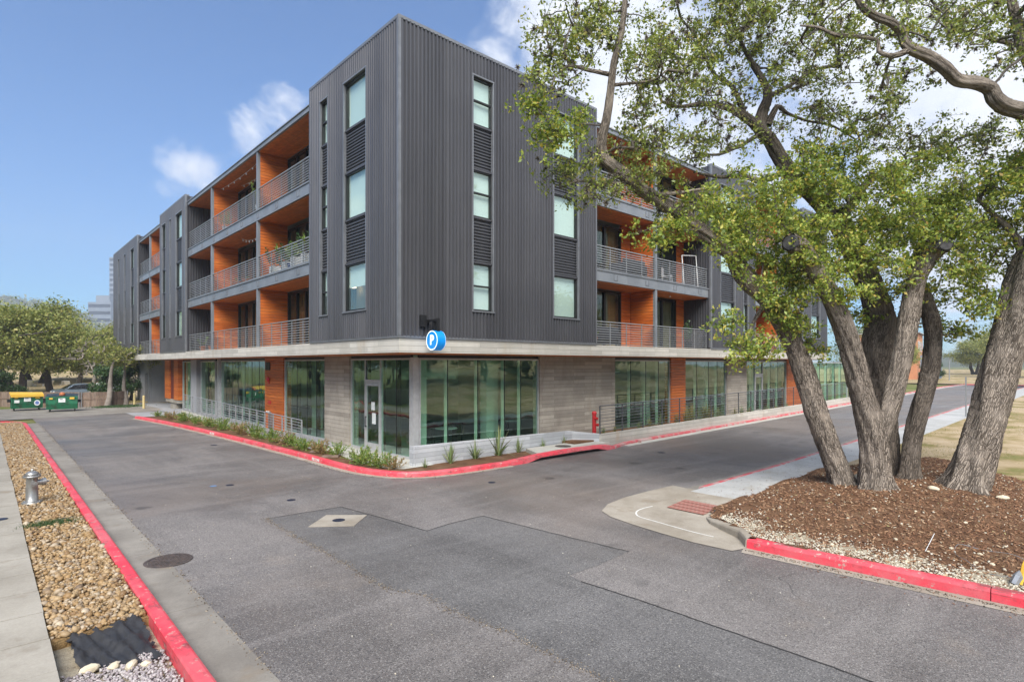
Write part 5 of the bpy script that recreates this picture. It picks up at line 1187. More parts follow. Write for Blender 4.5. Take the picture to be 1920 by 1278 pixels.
P = np.concatenate([P, np.concatenate([bq, np.full((900, 1), .01)], 1), P2]); s = rng.uniform(.003, .012, len(P))
stuff('gutter_grit', P, np.stack([s*1.4, s, s*.5], 1), lumpy(ICO1, 10, .2), M['gritmat'], 'brown grit and leaf crumbs along the gutters', 'grit')
n = 3000; xx, yy = rng.uniform(1.6, 13, n), rng.uniform(-15.5, -8.6, n); keep = np.array([in_mulch(a, c) for a, c in zip(xx, yy)]); xx, yy = xx[keep], yy[keep]
P = np.stack([xx, yy, np.array([mz(a, c) for a, c in zip(xx, yy)])+.022], 1); s = rng.uniform(.015, .035, len(xx))
stuff('leaf_litter', P, np.stack([s, s, s], 1), ([(-1, 0, 0), (0, -.45, .1), (1, 0, 0), (0, .45, .1)], [(0, 1, 2, 3)]), M['litter'], 'dry tan oak leaf litter lying over the mulch', 'leaves', tilt=.4)
# fallen leaves on pavement and kerb
n = 500; xx = np.concatenate([rng.uniform(2.5, 14, 350), rng.uniform(.7, 1.2, 150)]); yy = np.concatenate([rng.uniform(-8.6, -7.2, 350), rng.uniform(-15, -10.2, 150)])
P = np.stack([xx, yy, np.where(xx > 2, .135, .012)+np.array([terr(a) for a in xx])], 1); s = rng.uniform(.012, .03, n)
stuff('fallen_leaves', P, np.stack([s, s, s], 1), ([(-1, 0, 0), (0, -.45, .1), (1, 0, 0), (0, .45, .1)], [(0, 1, 2, 3)]), M['chips'], 'dry fallen leaves on the pavement and in the gutter', 'leaves', tilt=.2)
# lawn grass
def blades(name, xx, yy, zz_, h, m, label, wd=.012):
    n = len(xx); a = rng.uniform(0, 2*np.pi, n); L = h*rng.uniform(.5, 1.2, n); lx, ly = rng.normal(0, .45, n)*L, rng.normal(0, .45, n)*L
    b0 = np.stack([xx-np.cos(a)*wd, yy-np.sin(a)*wd, zz_-.01], 1); b1 = np.stack([xx+np.cos(a)*wd, yy+np.sin(a)*wd, zz_-.01], 1); t = np.stack([xx+lx, yy+ly, zz_+L], 1)
    V = np.stack([b0, b1, t], 1).reshape(-1, 3); Fq = np.arange(3*n).reshape(-1, 3)
    return link(name, npmesh(name, V, Fq, m), label=label, cat='grass', kind='stuff')
n = 60000; xx = 5+45*rng.random(n)**1.6; yy = -8.6-rng.random(n)**1.2*14; nz = np.sin(xx*.8+yy*.5)+np.sin(xx*.31-yy*.9+1.3)+rng.normal(0, .5, n)
keep = (nz > -.1) & ~np.array([in_mulch(a, c) for a, c in zip(xx, yy)]); xx, yy = xx[keep], yy[keep]
blades('lawn_grass', xx, yy, np.array([lawnz(a, c) for a, c in zip(xx, yy)]), .05, M['grassblade'], 'thin dry grass on the lawn behind the oaks', .008)
wx, wy = G(95, 985, .09); n = 2000; blades('weeds', wx+rng.normal(0, .2, n), wy+rng.normal(0, .13, n), np.full(n, .11), .08, M['leafdark'], 'green weeds in the pebble strip next to the plastic edging', .006)
e0, e1 = G(95, 980, .1), G(138, 972, .1); b = MB(); b.tube([(e0[0], e0[1], .12), ((e0[0]+e1[0])/2, (e0[1]+e1[1])/2, .14), (e1[0], e1[1], .13)], .02, 6); b.thing('plastic_edging', M['fabric'], label='strip of black plastic edging across the pebbles', cat='edging')
n = 2500; q0, q1 = at(200, 766, 44), at(246, 764, 45); t_ = rng.random(n); blades('grass_strip', q0[0]+(q1[0]-q0[0])*t_+rng.normal(0, .5, n), q0[1]+(q1[1]-q0[1])*t_+rng.normal(0, .5, n), np.full(n, .01), .1, M['leafdark'], 'bright green grass strip at the foot of the fence', .03)
# ---------------------------------------------------------------- shrubs
SV = [leafy(200+i, 760, .60, .5, .024, .09, M['shrub' if i < 3 else 'shrubred'], 24) for i in range(5)]
spots = [(-1.35, 25.3), (-1.1, 24.2), (-1.15, 23.0), (-.75, 22.0), (-1.0, 20.8), (-.65, 20.0), (-.85, 18.7), (-.55, 17.9), (-.75, 16.9), (-.4, 16.0), (-.7, 15.0), (-.35, 13.8), (-.55, 12.7), (-.35, 11.6), (-.45, 10.6), (-.3, 9.8), (-.4, 9.0), (-.2, 8.3), (-.35, 7.5), (-.1, 6.9), (-.42, 6.2), (-.12, 5.6), (-.3, 4.9), (-.05, 4.1), (-.3, 1.9), (-.22, 1.35), (-.05, .95), (.08, .55), (-.35, 3.0), (-.12, 2.4)]
for i, (x, y) in enumerate(spots):
    k = i % 3 if (i*7) % 5 < 4 else 3+i % 2
    if x == -.35 and y == 3.0: continue
    o = link('leafy_shrub', SV[k], loc=(x+.12, y, .11), rz=i*1.9, cat='shrub', group='low shrubs along the building kerb',
             label='low bright green shrub in the bed along the red kerb' if k < 3 else 'low russet tinged shrub in the bed along the red kerb')
    s_ = random.uniform(.72, 1.05)*(1.0 if y < 8 else 1.1); o.scale = (s_, s_, s_*random.uniform(.85, 1.15))
YV = [leafy(300+i, 46, .62, .6, .028, .1, M['yucca'], blade=True, droop=.55) for i in range(3)]
yl = [(845, 868, .95, 'strappy plant nearest the planter wall end'), (884, 858, 1.0, 'arching strappy plant in the corner planter'), (929, 852, 1.45, 'largest spiky strappy plant in the corner planter'), (962, 846, .8, 'blue-green tuft beside the largest spiky plant'), (983, 836, .6, 'small tuft behind the concrete drain lid'), (1012, 829, .6, 'small tuft against the planter wall above the drain lid'), (1041, 824, .5, 'tiny tuft near the far end of the planter'), (1070, 818, .55, 'last tuft where the planter wall turns'), (797, 876, .45, 'small grassy tuft at the foot of the planter wall end')]
for i, (px, py, s_, lb) in enumerate(yl):
    s_ *= 1.3; g_ = G(px, py, .12); o = link('strappy_plant', YV[i % 3], loc=(g_[0], min(g_[1], .36), .115), rz=i*1.1, label=lb, cat='plant'); o.scale = (s_, s_, s_)
GV = [leafy(320+i, 170, 1.0, .34, .012, .1, M['grassblade' if i else 'yucca'], blade=True, droop=.45) for i in range(2)]
for i, (x, s_) in enumerate([(10.2, .45), (11.2, .4), (12.5, .5), (13.6, .6), (14.8, .75), (15.6, .8), (16.8, 1.0), (17.6, 1.25), (18.4, 1.2), (19.3, .9), (20.4, .8), (21.6, .7), (22.8, .75), (24.2, .6), (25.8, .7), (27.5, .6), (29.5, .6)]):
    o = link('ornamental_grass', GV[1 if 16.5 < x < 19 else i % 2], loc=(x, .45+.2*math.sin(i*2.1), .3), rz=i*1.7, label='tall pale plume grass behind the street guard railing' if 16.5 < x < 19 else 'low green grass clump behind the street guard railing', cat='grass clump', group='tall plume grasses behind the railing' if 16.5 < x < 19 else 'low grass clumps behind the railing'); o.scale = (s_, s_, s_)
# ---------------------------------------------------------------- oaks
def tube_bark(pts, rads, nside, rough, seed, step, flare=0):
    """swept trunk with furrowed surface; returns V,F,UV"""
    S = smooth_poly([(*p, r_) for p, r_ in zip(pts, rads)], step); P = np.array([q[:3] for q in S]); Rr = np.maximum(np.array([q[3] for q in S]), .004)
    n = len(P); T = np.gradient(P, axis=0); T /= np.linalg.norm(T, axis=1)[:, None]+1e-9
    L = np.concatenate([[0], np.cumsum(np.linalg.norm(np.diff(P, axis=0), axis=1))]); r_ = np.random.default_rng(seed)
    px_ = np.cross(T[0], [.3, 1, .2]); px_ /= np.linalg.norm(px_); A = np.linspace(0, 2*np.pi, nside, endpoint=False); V = np.zeros((n, nside, 3))
    fr = [(r_.integers(3, 9), r_.uniform(.5, 2.5), r_.uniform(0, 6.28), r_.uniform(.02, .05)) for _ in range(5)]+[(r_.integers(14, 26), r_.uniform(1.5, 5), r_.uniform(0, 6.28), r_.uniform(.012, .025)) for _ in range(5)]
    for i in range(n):
        px_ = px_-T[i]*px_.dot(T[i]); px_ /= np.linalg.norm(px_); py_ = np.cross(T[i], px_)
        m_ = np.ones(nside)
        if rough:
            for (k, f, ph, am) in fr: m_ += am*np.sin(k*A+f*L[i]*2+ph+.8*np.sin(L[i]*1.7+ph))
            m_ += r_.normal(0, .012, nside)
            if flare: m_ += flare*math.exp(-max(0, L[i]-.35)/.16)*(.55+.45*np.sin(5*A+seed)+.25*np.sin(3*A+seed*2))
        V[i] = P[i]+(np.cos(A)[:, None]*px_+np.sin(A)[:, None]*py_)*(Rr[i]*m_)[:, None]
    I = np.arange(n-1)[:, None]*nside; K = np.arange(nside)[None]; K2 = (K+1) % nside
    Fq = np.stack([I+K, I+K2, I+nside+K2, I+nside+K], -1).reshape(-1, 4)
    rm = Rr.mean(); u0 = A*rm; u1 = np.append(A[1:], 2*np.pi)*rm
    U = np.stack([np.stack([np.broadcast_to(u0, (n-1, nside)), np.broadcast_to(L[:-1, None], (n-1, nside))], -1), np.stack([np.broadcast_to(u1, (n-1, nside)), np.broadcast_to(L[:-1, None], (n-1, nside))], -1),
                  np.stack([np.broadcast_to(u1, (n-1, nside)), np.broadcast_to(L[1:, None], (n-1, nside))], -1), np.stack([np.broadcast_to(u0, (n-1, nside)), np.broadcast_to(L[1:, None], (n-1, nside))], -1)], 2).reshape(-1, 2)
    return V.reshape(-1, 3), Fq, U, P, Rr
def grow(nodes, owner, attract, seg=.16, wig=.05):
    """join every attractor to the nearest node so far; returns arrays of positions, parents, owners"""
    cap = len(nodes)+len(attract)*14; pos = np.zeros((cap, 3)); par = np.full(cap, -1); own = np.zeros(cap, int); m_ = len(nodes); base = m_
    pos[:m_] = nodes; own[:m_] = owner
    d0 = np.array([np.min(np.sum((nodes-a)**2, 1)) for a in attract]); order = np.argsort(d0); tips = []
    for k in order:
        a = attract[k]; d2 = np.sum((pos[:m_]-a)**2, 1); j = int(np.argmin(d2)); d = math.sqrt(d2[j])
        ns = int(min(12, max(1, math.ceil(d/seg)))); p0 = pos[j].copy(); prev = j; off = rng.normal(0, wig*d, 3)
        for i in range(1, ns+1):
            if m_ >= cap: break
            t = i/ns; pos[m_] = p0+(a-p0)*t+off*math.sin(math.pi*t)+rng.normal(0, .012, 3)*(t < 1); par[m_] = prev; own[m_] = own[j]; prev = m_; m_ += 1
        tips.append(prev)
    cnt = np.zeros(m_)
    for tpi in tips: cnt[tpi] += 1
    for i in range(m_-1, base-1, -1):
        if par[i] >= 0: cnt[par[i]] += cnt[i]
    return pos[:m_], par[:m_], own[:m_], cnt, np.array(tips), base
def twig_mesh(pos, par, cnt, sel, k0=.0085, rmax=.06, ns=5):
    idx = sel; p1 = pos[idx]; p0 = pos[par[idx]]; r1 = np.minimum(rmax, k0*np.sqrt(cnt[idx])); r0 = np.minimum(rmax, k0*np.sqrt(np.maximum(cnt[par[idx]], cnt[idx]))); r0 = np.minimum(r0, r1*1.6)
    T = p1-p0; T /= np.linalg.norm(T, axis=1)[:, None]+1e-9; ref = np.where(np.abs(T[:, 2:3]) < .9, [[0, 0, 1.]], [[1., 0, 0]]); X = np.cross(T, ref); X /= np.linalg.norm(X, axis=1)[:, None]; Y = np.cross(T, X)
    A = np.linspace(0, 2*np.pi, ns, endpoint=False); C = X[:, None]*np.cos(A)[None, :, None]+Y[:, None]*np.sin(A)[None, :, None]
    V = np.concatenate([p0[:, None]+C*r0[:, None, None], p1[:, None]+C*r1[:, None, None]], 1); n = len(idx); K = np.arange(ns); f = np.stack([K, (K+1) % ns, (K+1) % ns+ns, K+ns], 1)
    return V.reshape(-1, 3), (f[None]+(np.arange(n)*2*ns)[:, None, None]).reshape(-1, 4)
def leaf_mesh(name, P, size, m, updown=.3):
    n = len(P); d = rng.normal(size=(n, 3)); d[:, 2] += updown; d /= np.linalg.norm(d, axis=1)[:, None]; s_ = np.cross(d, rng.normal(size=(n, 3))); s_ /= np.linalg.norm(s_, axis=1)[:, None]
    nr = np.cross(d, s_); L = (size*rng.uniform(.45, 1.5, n))[:, None]
    V = np.stack([P-d*L*.5, P+s_*L*.27+nr*L*.05, P+d*L*.5, P-s_*L*.27+nr*L*.05], 1).reshape(-1, 3)
    return npmesh(name, V, np.arange(4*n).reshape(-1, 4), m)
LIMB = {  # trunk and limb lines read off the photograph: (px, py, distance, width px)
 0: [[(1584,925,14.2,76),(1578,900,14.2,62),(1560,850,14.2,56),(1530,770,14.2,56),(1508,700,14.2,54),(1490,650,14.1,50),(1465,600,14,48),(1437,556,13.9,50),(1405,528,13.7,52),(1385,502,13.6,46),(1372,476,13.5,42),(1340,452,13.3,40),(1300,420,13.1,38),(1255,388,12.9,37),(1205,357,12.7,35),(1162,322,12.5,33),(1132,297,12.4,30),(1128,265,12.3,26),(1138,220,12.2,22),(1145,170,12.1,20),(1151,120,12,18),(1165,60,11.9,16),(1172,0,11.8,14),(1175,-60,11.8,10)],
     [(1146,140,12.1,13),(1105,132,12,10),(1068,124,11.9,8),(1040,145,11.8,6),(1033,180,11.8,4)], [(1068,124,11.9,7),(1058,90,11.8,5),(1072,45,11.8,4)],
     [(1185,345,12.6,12),(1130,342,12.5,8),(1085,340,12.4,6),(1050,352,12.3,4)], [(1215,364,12.7,14),(1262,363,12.6,10),(1320,354,12.5,7)], [(1147,160,12.1,10),(1185,156,12.2,8),(1225,150,12.3,6),(1255,128,12.4,4)],
     [(1440,560,13.9,16),(1415,600,13.6,10),(1400,640,13.3,6)]],
 1: [[(1642,938,13.6,92),(1641,915,13.6,76),(1640,870,13.6,67),(1637,820,13.6,66),(1625,770,13.6,60),(1612,720,13.55,53),(1600,670,13.5,51),(1585,620,13.4,50),(1565,570,13.3,47),(1545,532,13.2,45),(1525,502,13.1,43),(1508,474,12.95,45),(1494,460,12.75,46),(1482,455,12.5,45)],
     [(1642,850,13.6,40),(1660,785,13.6,47),(1680,720,13.6,47),(1693,660,13.6,47),(1703,600,13.6,47),(1712,550,13.6,44),(1725,512,13.5,41),(1744,482,13.4,41),(1760,464,13.2,42),(1772,457,12.95,42)]],
 2: [[(1690,922,15,62),(1676,885,15,50),(1664,830,15,52),(1655,760,15,62),(1648,700,15,70),(1645,650,15,74),(1650,600,15,70),(1635,545,15,66),(1612,495,15,60),(1585,440,15,52),(1560,405,15,48),(1525,365,14.9,46),(1490,335,14.8,42),(1465,300,14.7,38),(1445,265,14.6,36),(1425,240,14.5,34),(1430,210,14.5,28),(1440,180,14.4,24),(1430,150,14.4,18),(1410,120,14.3,14),(1390,80,14.2,10),(1370,30,14,8),(1360,-30,14,5)],
     [(1425,244,14.5,30),(1395,217,14.3,25),(1360,201,14.1,18),(1320,195,13.9,14),(1270,200,13.7,9),(1240,190,13.6,6)], [(1395,216,14.3,18),(1384,185,14.2,14),(1370,160,14.2,12),(1340,140,14,10),(1320,100,13.9,8),(1300,55,13.8,5)],
     [(1440,235,14.5,20),(1458,200,14.5,14),(1475,212,14.6,9),(1512,226,14.7,7),(1560,236,14.9,6),(1605,262,15,4)], [(1480,318,14.7,18),(1430,338,14.5,16),(1390,330,14.4,13),(1350,332,14.2,10),(1310,325,14,6)],
     [(1440,182,14.4,14),(1482,160,14.6,10),(1530,130,14.8,7),(1580,120,15,5)], [(1572,420,15,28),(1618,352,15.2,21),(1660,322,15.4,17),(1720,297,15.6,12),(1770,286,15.8,9),(1812,270,16,5)], [(1426,250,14.5,14),(1390,272,14.3,9),(1345,290,14.1,7),(1300,285,13.9,4)]],
 3: [[(1702,920,14.5,60),(1705,895,14.5,46),(1707,860,14.5,41),(1715,810,14.5,40),(1730,750,14.5,40),(1745,690,14.5,38),(1750,640,14.5,37),(1746,600,14.5,38),(1736,565,14.5,34),(1724,535,14.5,30),(1716,500,14.6,25),(1735,450,14.7,20),(1770,400,14.8,16),(1802,360,14.9,10),(1840,330,15,6)]],
 4: [[(1806,940,13.6,112),(1811,915,13.6,94),(1822,880,13.6,87),(1841,820,13.6,83),(1858,760,13.6,79),(1874,700,13.6,77),(1890,640,13.6,75),(1908,570,13.6,75),(1930,500,13.5,72),(1960,430,13.4,66),(1990,350,13.2,58),(2000,285,13,50),(1975,238,12.8,44),(1935,213,12.6,39),(1890,201,12.4,37),(1868,186,12.3,35),(1856,166,12.3,33),(1830,156,12.2,31),(1795,150,12.2,29),(1770,126,12.1,29),(1740,106,12.1,27),(1712,93,12,25),(1696,80,12,21),(1690,60,12,20),(1670,42,11.9,19),(1640,30,11.9,18),(1615,10,11.8,16),(1600,-25,11.8,14)],
     [(1706,93,12,17),(1675,105,12,14),(1647,96,12.1,11),(1645,76,12.1,10),(1600,68,12.2,10),(1565,65,12.3,9),(1535,52,12.3,7),(1500,48,12.4,5)], [(1992,320,13.1,34),(1960,190,13.4,28),(1917,85,13.6,25),(1901,20,13.6,21),(1890,-40,13.6,16)], [(1915,85,13.6,14),(1870,76,13.6,10),(1830,65,13.7,7),(1790,50,13.8,4)],
     [(1935,500,13.5,30),(1900,440,13.7,18),(1860,400,13.9,12),(1830,370,14,7)]]}
BLOB = [  # foliage masses: px, py, rx, ry, distance, depth spread, amount, olive
 (1395,365,105,52,13.5,.9,1.0,0),(1335,405,60,45,13,.6,.9,0),(1450,425,110,55,13.9,.8,1.1,0),(1395,455,75,42,13.2,.5,.9,0),(1560,335,90,55,14,1,1.0,0),(1650,372,110,58,14,1,1.1,0),(1750,345,110,58,14.2,1,1.05,0),(1850,375,85,70,14,1,1.0,0),
 (1610,450,110,58,14,.7,1.1,0),(1720,420,100,50,14,.7,1.0,0),(1820,450,85,62,14,.8,.9,0),(1555,510,50,40,13.6,.4,.8,0),(1655,505,70,45,13.6,.6,.8,0),(1560,282,60,40,14,.8,1.2,0),(1895,320,45,60,13.6,.8,1,0),(1800,545,70,45,14.5,.8,.55,0),(1860,500,50,50,14.2,.6,.8,0),
 (1475,550,55,48,13.4,.4,1.1,0),(1495,605,32,30,13.7,.3,.7,0),(1440,500,45,35,13.2,.4,1.1,0),(1415,640,38,28,13.1,.3,.9,0),(1388,668,22,18,13,.2,.7,0),(1370,605,22,20,13.1,.2,.5,0),(1240,432,40,24,12.5,.3,.9,0),(1265,420,20,14,12.6,.2,.6,0),(1690,560,70,40,15,.8,.55,0),(1620,600,40,40,15.3,.5,.35,0),(1770,610,60,30,15,.6,.4,0),(1850,570,30,40,13.4,.3,.5,0),(1590,560,30,25,13,.3,.5,0),(1520,655,30,20,14,.2,.4,0),
 (1525,478,34,24,12.75,.15,.6,0),(1500,425,50,22,12.75,.2,1.0,0),(1745,436,55,22,13.2,.2,1.1,0),(1790,490,40,26,13.2,.2,.6,0),(1560,545,34,26,13.0,.2,.6,0),
 (1080,55,75,60,12,.9,1.0,1),(1050,125,62,45,11.8,.6,1.0,1),(1000,195,32,18,11.7,.3,.8,0),(1050,235,45,28,11.8,.4,.9,0),(1035,262,35,18,11.8,.3,.6,0),(1190,75,60,60,12.2,.8,.9,1),(1225,150,75,65,12.6,1,.9,1),(1300,95,90,75,13.6,1.2,1,1),(1385,55,90,55,14,1.2,1,1),(1480,50,110,50,14,1.3,1.1,1),(1560,105,100,55,14,1.4,1.0,1),(1455,140,80,55,14.4,1,.8,1),
 (1330,190,80,45,13.8,1,.8,1),(1650,45,75,38,12.6,1,.9,1),(1600,195,100,55,14.8,1.2,.8,1),(1520,225,75,38,14.8,1,.7,1),(1690,150,60,38,13,1,.6,1),(1770,50,80,45,13.4,1,.9,1),(1860,55,65,50,13.4,.8,.9,1),(1885,125,38,38,13.4,.6,.6,1),(1775,250,80,38,15.5,1,.8,1),(1690,270,80,38,15.3,1,.8,1),(1868,255,60,50,14.6,1,.65,1),
 (1240,285,70,42,12.8,.8,.8,1),(1185,330,45,32,12.5,.6,.7,1),(1050,325,55,22,12.2,.4,.8,1),(1110,358,62,26,12.4,.5,.9,1),(1300,270,70,36,13.8,.9,.7,1),(1200,235,55,36,12.6,.8,.6,1),(1165,285,30,25,12.4,.3,.5,1),(1130,30,50,40,12,.5,.7,1),(1380,260,60,36,14.2,.8,.6,1),(1230,350,60,25,12.7,.5,.6,1),(1270,395,45,20,12.8,.3,.4,1),(1110,300,30,20,12.3,.2,.4,1),(1420,-40,300,50,13.8,1.5,1.3,1),(1800,-30,200,45,13.2,1.5,1,1),(2020,330,110,160,13.6,1.6,2.2,0),(2040,60,120,140,13.6,1.8,1.6,1)]
OAK = ['oak with leaning left trunk and a long limb reaching across the building', 'forked oak trunk with two sawn-off limbs in the mulch bed', 'dark oak trunk behind the forked one carrying the main crown', 'slim dark oak between the forked trunk and the big leaning trunk', 'big leaning oak with deeply furrowed pale bark beside the lawn']
oaks = []; nodes = []; owner = []
for k, limbs in LIMB.items():
    b0 = at(limbs[0][1][0], limbs[0][1][1], limbs[0][1][2]); g0 = mz(b0[0], b0[1]); root = empty('oak_tree', (b0[0], b0[1], g0), label=OAK[k], cat='tree', group='oaks in the mulch bed'); oaks.append(root); OV = np.array([b0[0], b0[1], g0])
    for li, lb in enumerate(limbs):
        pts = [at(p[0], p[1], p[2]) for p in lb]; rad = [p[3]*p[2]/FPX/2*(.69, .71, .68, .75, .74)[k] for p in lb]
        if li == 0: pts[0] = (pts[0][0], pts[0][1], mz(pts[0][0], pts[0][1])-.4)
        big = max(rad) > .15
        V, Fq, U, P, Rr = tube_bark(pts, rad, 44 if big else 10, True, k*10+li, .05 if big else .09, .42 if li == 0 else 0)
        if k == 1:
            pass
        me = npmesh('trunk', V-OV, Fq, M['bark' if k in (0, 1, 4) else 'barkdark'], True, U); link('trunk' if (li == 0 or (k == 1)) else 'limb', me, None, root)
        if k == 1:      # sealed saw cut
            t = np.array(pts[-1])-np.array(pts[-2]); t /= np.linalg.norm(t); c = MB(); c.tube([np.array(pts[-1])-t*.03-OV, np.array(pts[-1])+t*.03-OV], [rad[-1]*.98, rad[-1]*.8], 22); c.build('sawn_end', M['cut'], root)
        hi = P[P[:, 2] > 2.6] if li == 0 else P
        nodes.append(hi[::2]); owner += [k]*len(hi[::2])
nodes = np.concatenate(nodes); owner = np.array(owner)
att = []; oli = []; yw = []
for (px, py, rx_, ry_, s_, sp, am, ol) in BLOB:
    n = int(am*rx_*ry_*.0062*(.78 if not ol else .95))+3; i = 0
    while i < n:
        u, v_ = rng.uniform(-1, 1, 2)
        if u*u+v_*v_ > 1: continue
        att.append(at(px+u*rx_, py+v_*ry_, s_+rng.normal(0, sp*.6))); oli.append(ol); i += 1
att = np.array(att); oli = np.array(oli)
pos, par, own, cnt, tips, base = grow(nodes, owner, att)
order = None
tip_ol = np.zeros(len(pos), int)
d_at = {}
for tpi in tips:
    j = int(np.argmin(np.sum((att-pos[tpi])**2, 1))); tip_ol[tpi] = oli[j]
for k, root in enumerate(oaks):
    o_ = np.array(root.location); sel = np.array([i for i in range(base, len(pos)) if own[i] == k and par[i] >= 0])
    if len(sel) == 0: continue
    V, Fq = twig_mesh(pos, par, cnt, sel); tips_k = np.array([t for t in tips if own[t] == k])
    # short side shoots with clusters of leaves
    SH = []; C0 = []; C1 = []
    for t in tips_k:
        ns = int(rng.integers(7, 11)) if not tip_ol[t] else int(rng.integers(4, 8))
        for _ in range(ns):
            q = pos[t]+rng.normal(0, .17, 3)*np.array([1, 1, .75]); SH.append((pos[t], q)); nl = int(rng.integers(12, 20)) if not tip_ol[t] else int(rng.integers(8, 15))
            (C1 if tip_ol[t] else C0).append(q+rng.normal(0, .065, (nl, 3)))
            if rng.random() < .5: (C1 if tip_ol[t] else C0).append(pos[t]+(q-pos[t])*rng.random((4, 1))+rng.normal(0, .04, (4, 3)))
    a = np.array([x[0] for x in SH]); b_ = np.array([x[1] for x in SH]); T = b_-a; X = np.cross(T, [.2, .5, .8]); X /= np.linalg.norm(X, axis=1)[:, None]+1e-9; r_ = .0045
    Y = np.cross(T, X); Y /= np.linalg.norm(Y, axis=1)[:, None]+1e-9
    Vs = np.stack([a+X*r_, a-X*.5*r_+Y*r_, a-X*.5*r_-Y*r_, b_+X*r_*.5, b_-X*.25*r_+Y*r_*.5, b_-X*.25*r_-Y*r_*.5], 1).reshape(-1, 3); f = np.array([(0, 1, 4, 3), (1, 2, 5, 4), (2, 0, 3, 5)])
    Fs = (f[None]+(np.arange(len(a))*6)[:, None, None]).reshape(-1, 4)
    me = npmesh('branches', np.concatenate([V, Vs])-o_, np.concatenate([Fq, Fs+len(V)]), M['twig']); link('branches', me, None, root, kind='stuff')
    if C0: link('crown', leaf_mesh('crown', np.concatenate(C0)-o_, .080, M['leaf']), None, root)
    if C1: link('crown', leaf_mesh('crown', np.concatenate(C1)-o_, .076, M['leafolive']), None, root)
    # ball moss
    tm = [t for t in tips_k if tip_ol[t] and rng.random() < .55]
    if tm:
        V = []; Fq = []
        for t in tm:
            for _ in range(int(rng.integers(1, 4))):
                c = pos[t]+rng.normal(0, .14, 3)-o_; r_ = rng.uniform(.05, .12)
                for _ in range(46):
                    d = rng.normal(size=3); d /= np.linalg.norm(d); s_ = np.cross(d, rng.normal(size=3)); s_ /= np.linalg.norm(s_); i = len(V); V += [c-s_*.012, c+s_*.012, c+d*r_*rng.uniform(.7, 1.2)]; Fq.append((i, i+1, i+2))
        link('ball_moss', npmesh('ball_moss', V, Fq, M['moss']), None, root, kind='stuff')
# ---------------------------------------------------------------- background trees (prototypes, then copies)
def tree_proto(name, seed, h, crown, nb, nleaf, size, m, bark, trunks=1, low=.32, bare=False, loc_=(0, 0, 0)):
    global rng
    keep = rng; rng = np.random.default_rng(seed); root = empty(name, loc_); nd = []; ow = []; TV = []; TF = []; TU = []; off = 0
    for t in range(trunks):
        a = rng.uniform(0, 6.28); ln = rng.uniform(.12, .35) if trunks > 1 else rng.uniform(0, .15); p = np.array([math.cos(a)*.3*(trunks > 1), math.sin(a)*.3*(trunks > 1), -.1]); pts = [p.copy()]; hh = h*.62
        for i in range(5):
            p = p+np.array([math.cos(a)*ln, math.sin(a)*ln, 1])*hh/5+rng.normal(0, .12, 3)*h/8; pts.append(p.copy())
        V, Fq, U, P, Rr = tube_bark(pts, np.linspace(h*.042, h*.012, 6), 12, True, seed+t, .3); TV.append(V); TF.append(Fq+off); TU.append(U); off += len(V); q = P[P[:, 2] > h*low]; nd.append(q); ow += [0]*len(q)
    link('trunk', npmesh('trunk', np.concatenate(TV), np.concatenate(TF), bark, True, np.concatenate(TU)), None, root)
    att_ = []
    for i in range(nb):
        c = np.array([rng.normal(0, crown*.42), rng.normal(0, crown*.42), h*(low+.18)+rng.random()*h*(1-low-.26)]); k = 1-((c[2]/h-.62)/.62)**2
        c[:2] *= max(.3, k)
        for _ in range(11): att_.append(c+rng.normal(0, crown*.13, 3)*np.array([1, 1, .6]))
    ps_, pr_, ow_, ct_, tp_, bs_ = grow(np.concatenate(nd), np.array(ow), np.array(att_), seg=.5, wig=.08)
    sel = np.array([i for i in range(bs_, len(ps_)) if pr_[i] >= 0]); V, Fq = twig_mesh(ps_, pr_, ct_, sel, .016*h/8, .14*h/8, 4); link('branches', npmesh('branches', V, Fq, bark), None, root, kind='stuff')
    if not bare:
        per = max(1, nleaf//len(tp_)); C = np.repeat(ps_[tp_], per, 0)+rng.normal(0, crown*.075, (len(tp_)*per, 3)); link('crown', leaf_mesh('crown', C, size, m), None, root)
    rng = keep; return root
T1 = tree_proto('oak_tree', 11, 9.5, 5.6, 44, 24000, .25, M['leaffar'], M['barkfar'], 2, .2)
T2 = tree_proto('oak_tree', 12, 8.5, 5.0, 38, 20000, .24, M['leaffar'], M['barkfar'], 1, .2)
T3 = tree_proto('slim_tree', 13, 6.0, 2.0, 14, 3000, .16, M['leaffar'], M['barkpale'], 1, .45)
T4 = tree_proto('bare_tree', 14, 7.5, 3.4, 26, 0, .1, M['leaffar'], M['barkpale'], 1, .2, True)
T5 = tree_proto('evergreen_shrub', 15, 3.0, 1.7, 16, 6000, .15, M['leafdark'], M['barkfar'], 2, .05)
used = set()
def plant(proto, px, py, s_, sc_, rz, label, z=None, sz=None, name=None, xy=None):
    o = copy_tree(proto) if proto.name in used else proto; used.add(proto.name)
    p = at(px, py, s_) if xy is None else (*xy, 0); o.location = (p[0], p[1], p[2] if z is None else z); o.rotation_euler = (0, 0, rz); o.scale = (sc_, sc_, sc_ if sz is None else sz)
    if 'group' in o: del o['group']
    tag(o, label, 'tree' if 'shrub' not in o.name else 'shrub'); return o
plant(T1, 32, 752, 56, 1.0, .3, 'broad dark-trunked oak behind the yellow lidded dumpster', 0)
plant(T2, 97, 750, 58, 1.0, 1.4, 'spreading oak behind the dark lidded dumpster', 0)
plant(T1, 68, 740, 74, 1.0, 2.0, 'oak set back between the two dumpsters', -.2); plant(T2, 150, 740, 72, .95, 3.0, 'oak behind the silver blue car', -.2)
plant(T1, -60, 740, 62, 1.05, 4.0, 'oak at the far left of the fence', 0); plant(T2, 195, 740, 78, .95, 5.0, 'oak beyond the white car', -.2); plant(T1, 240, 740, 72, .85, 1.0, 'oak behind the concrete pier', 0)
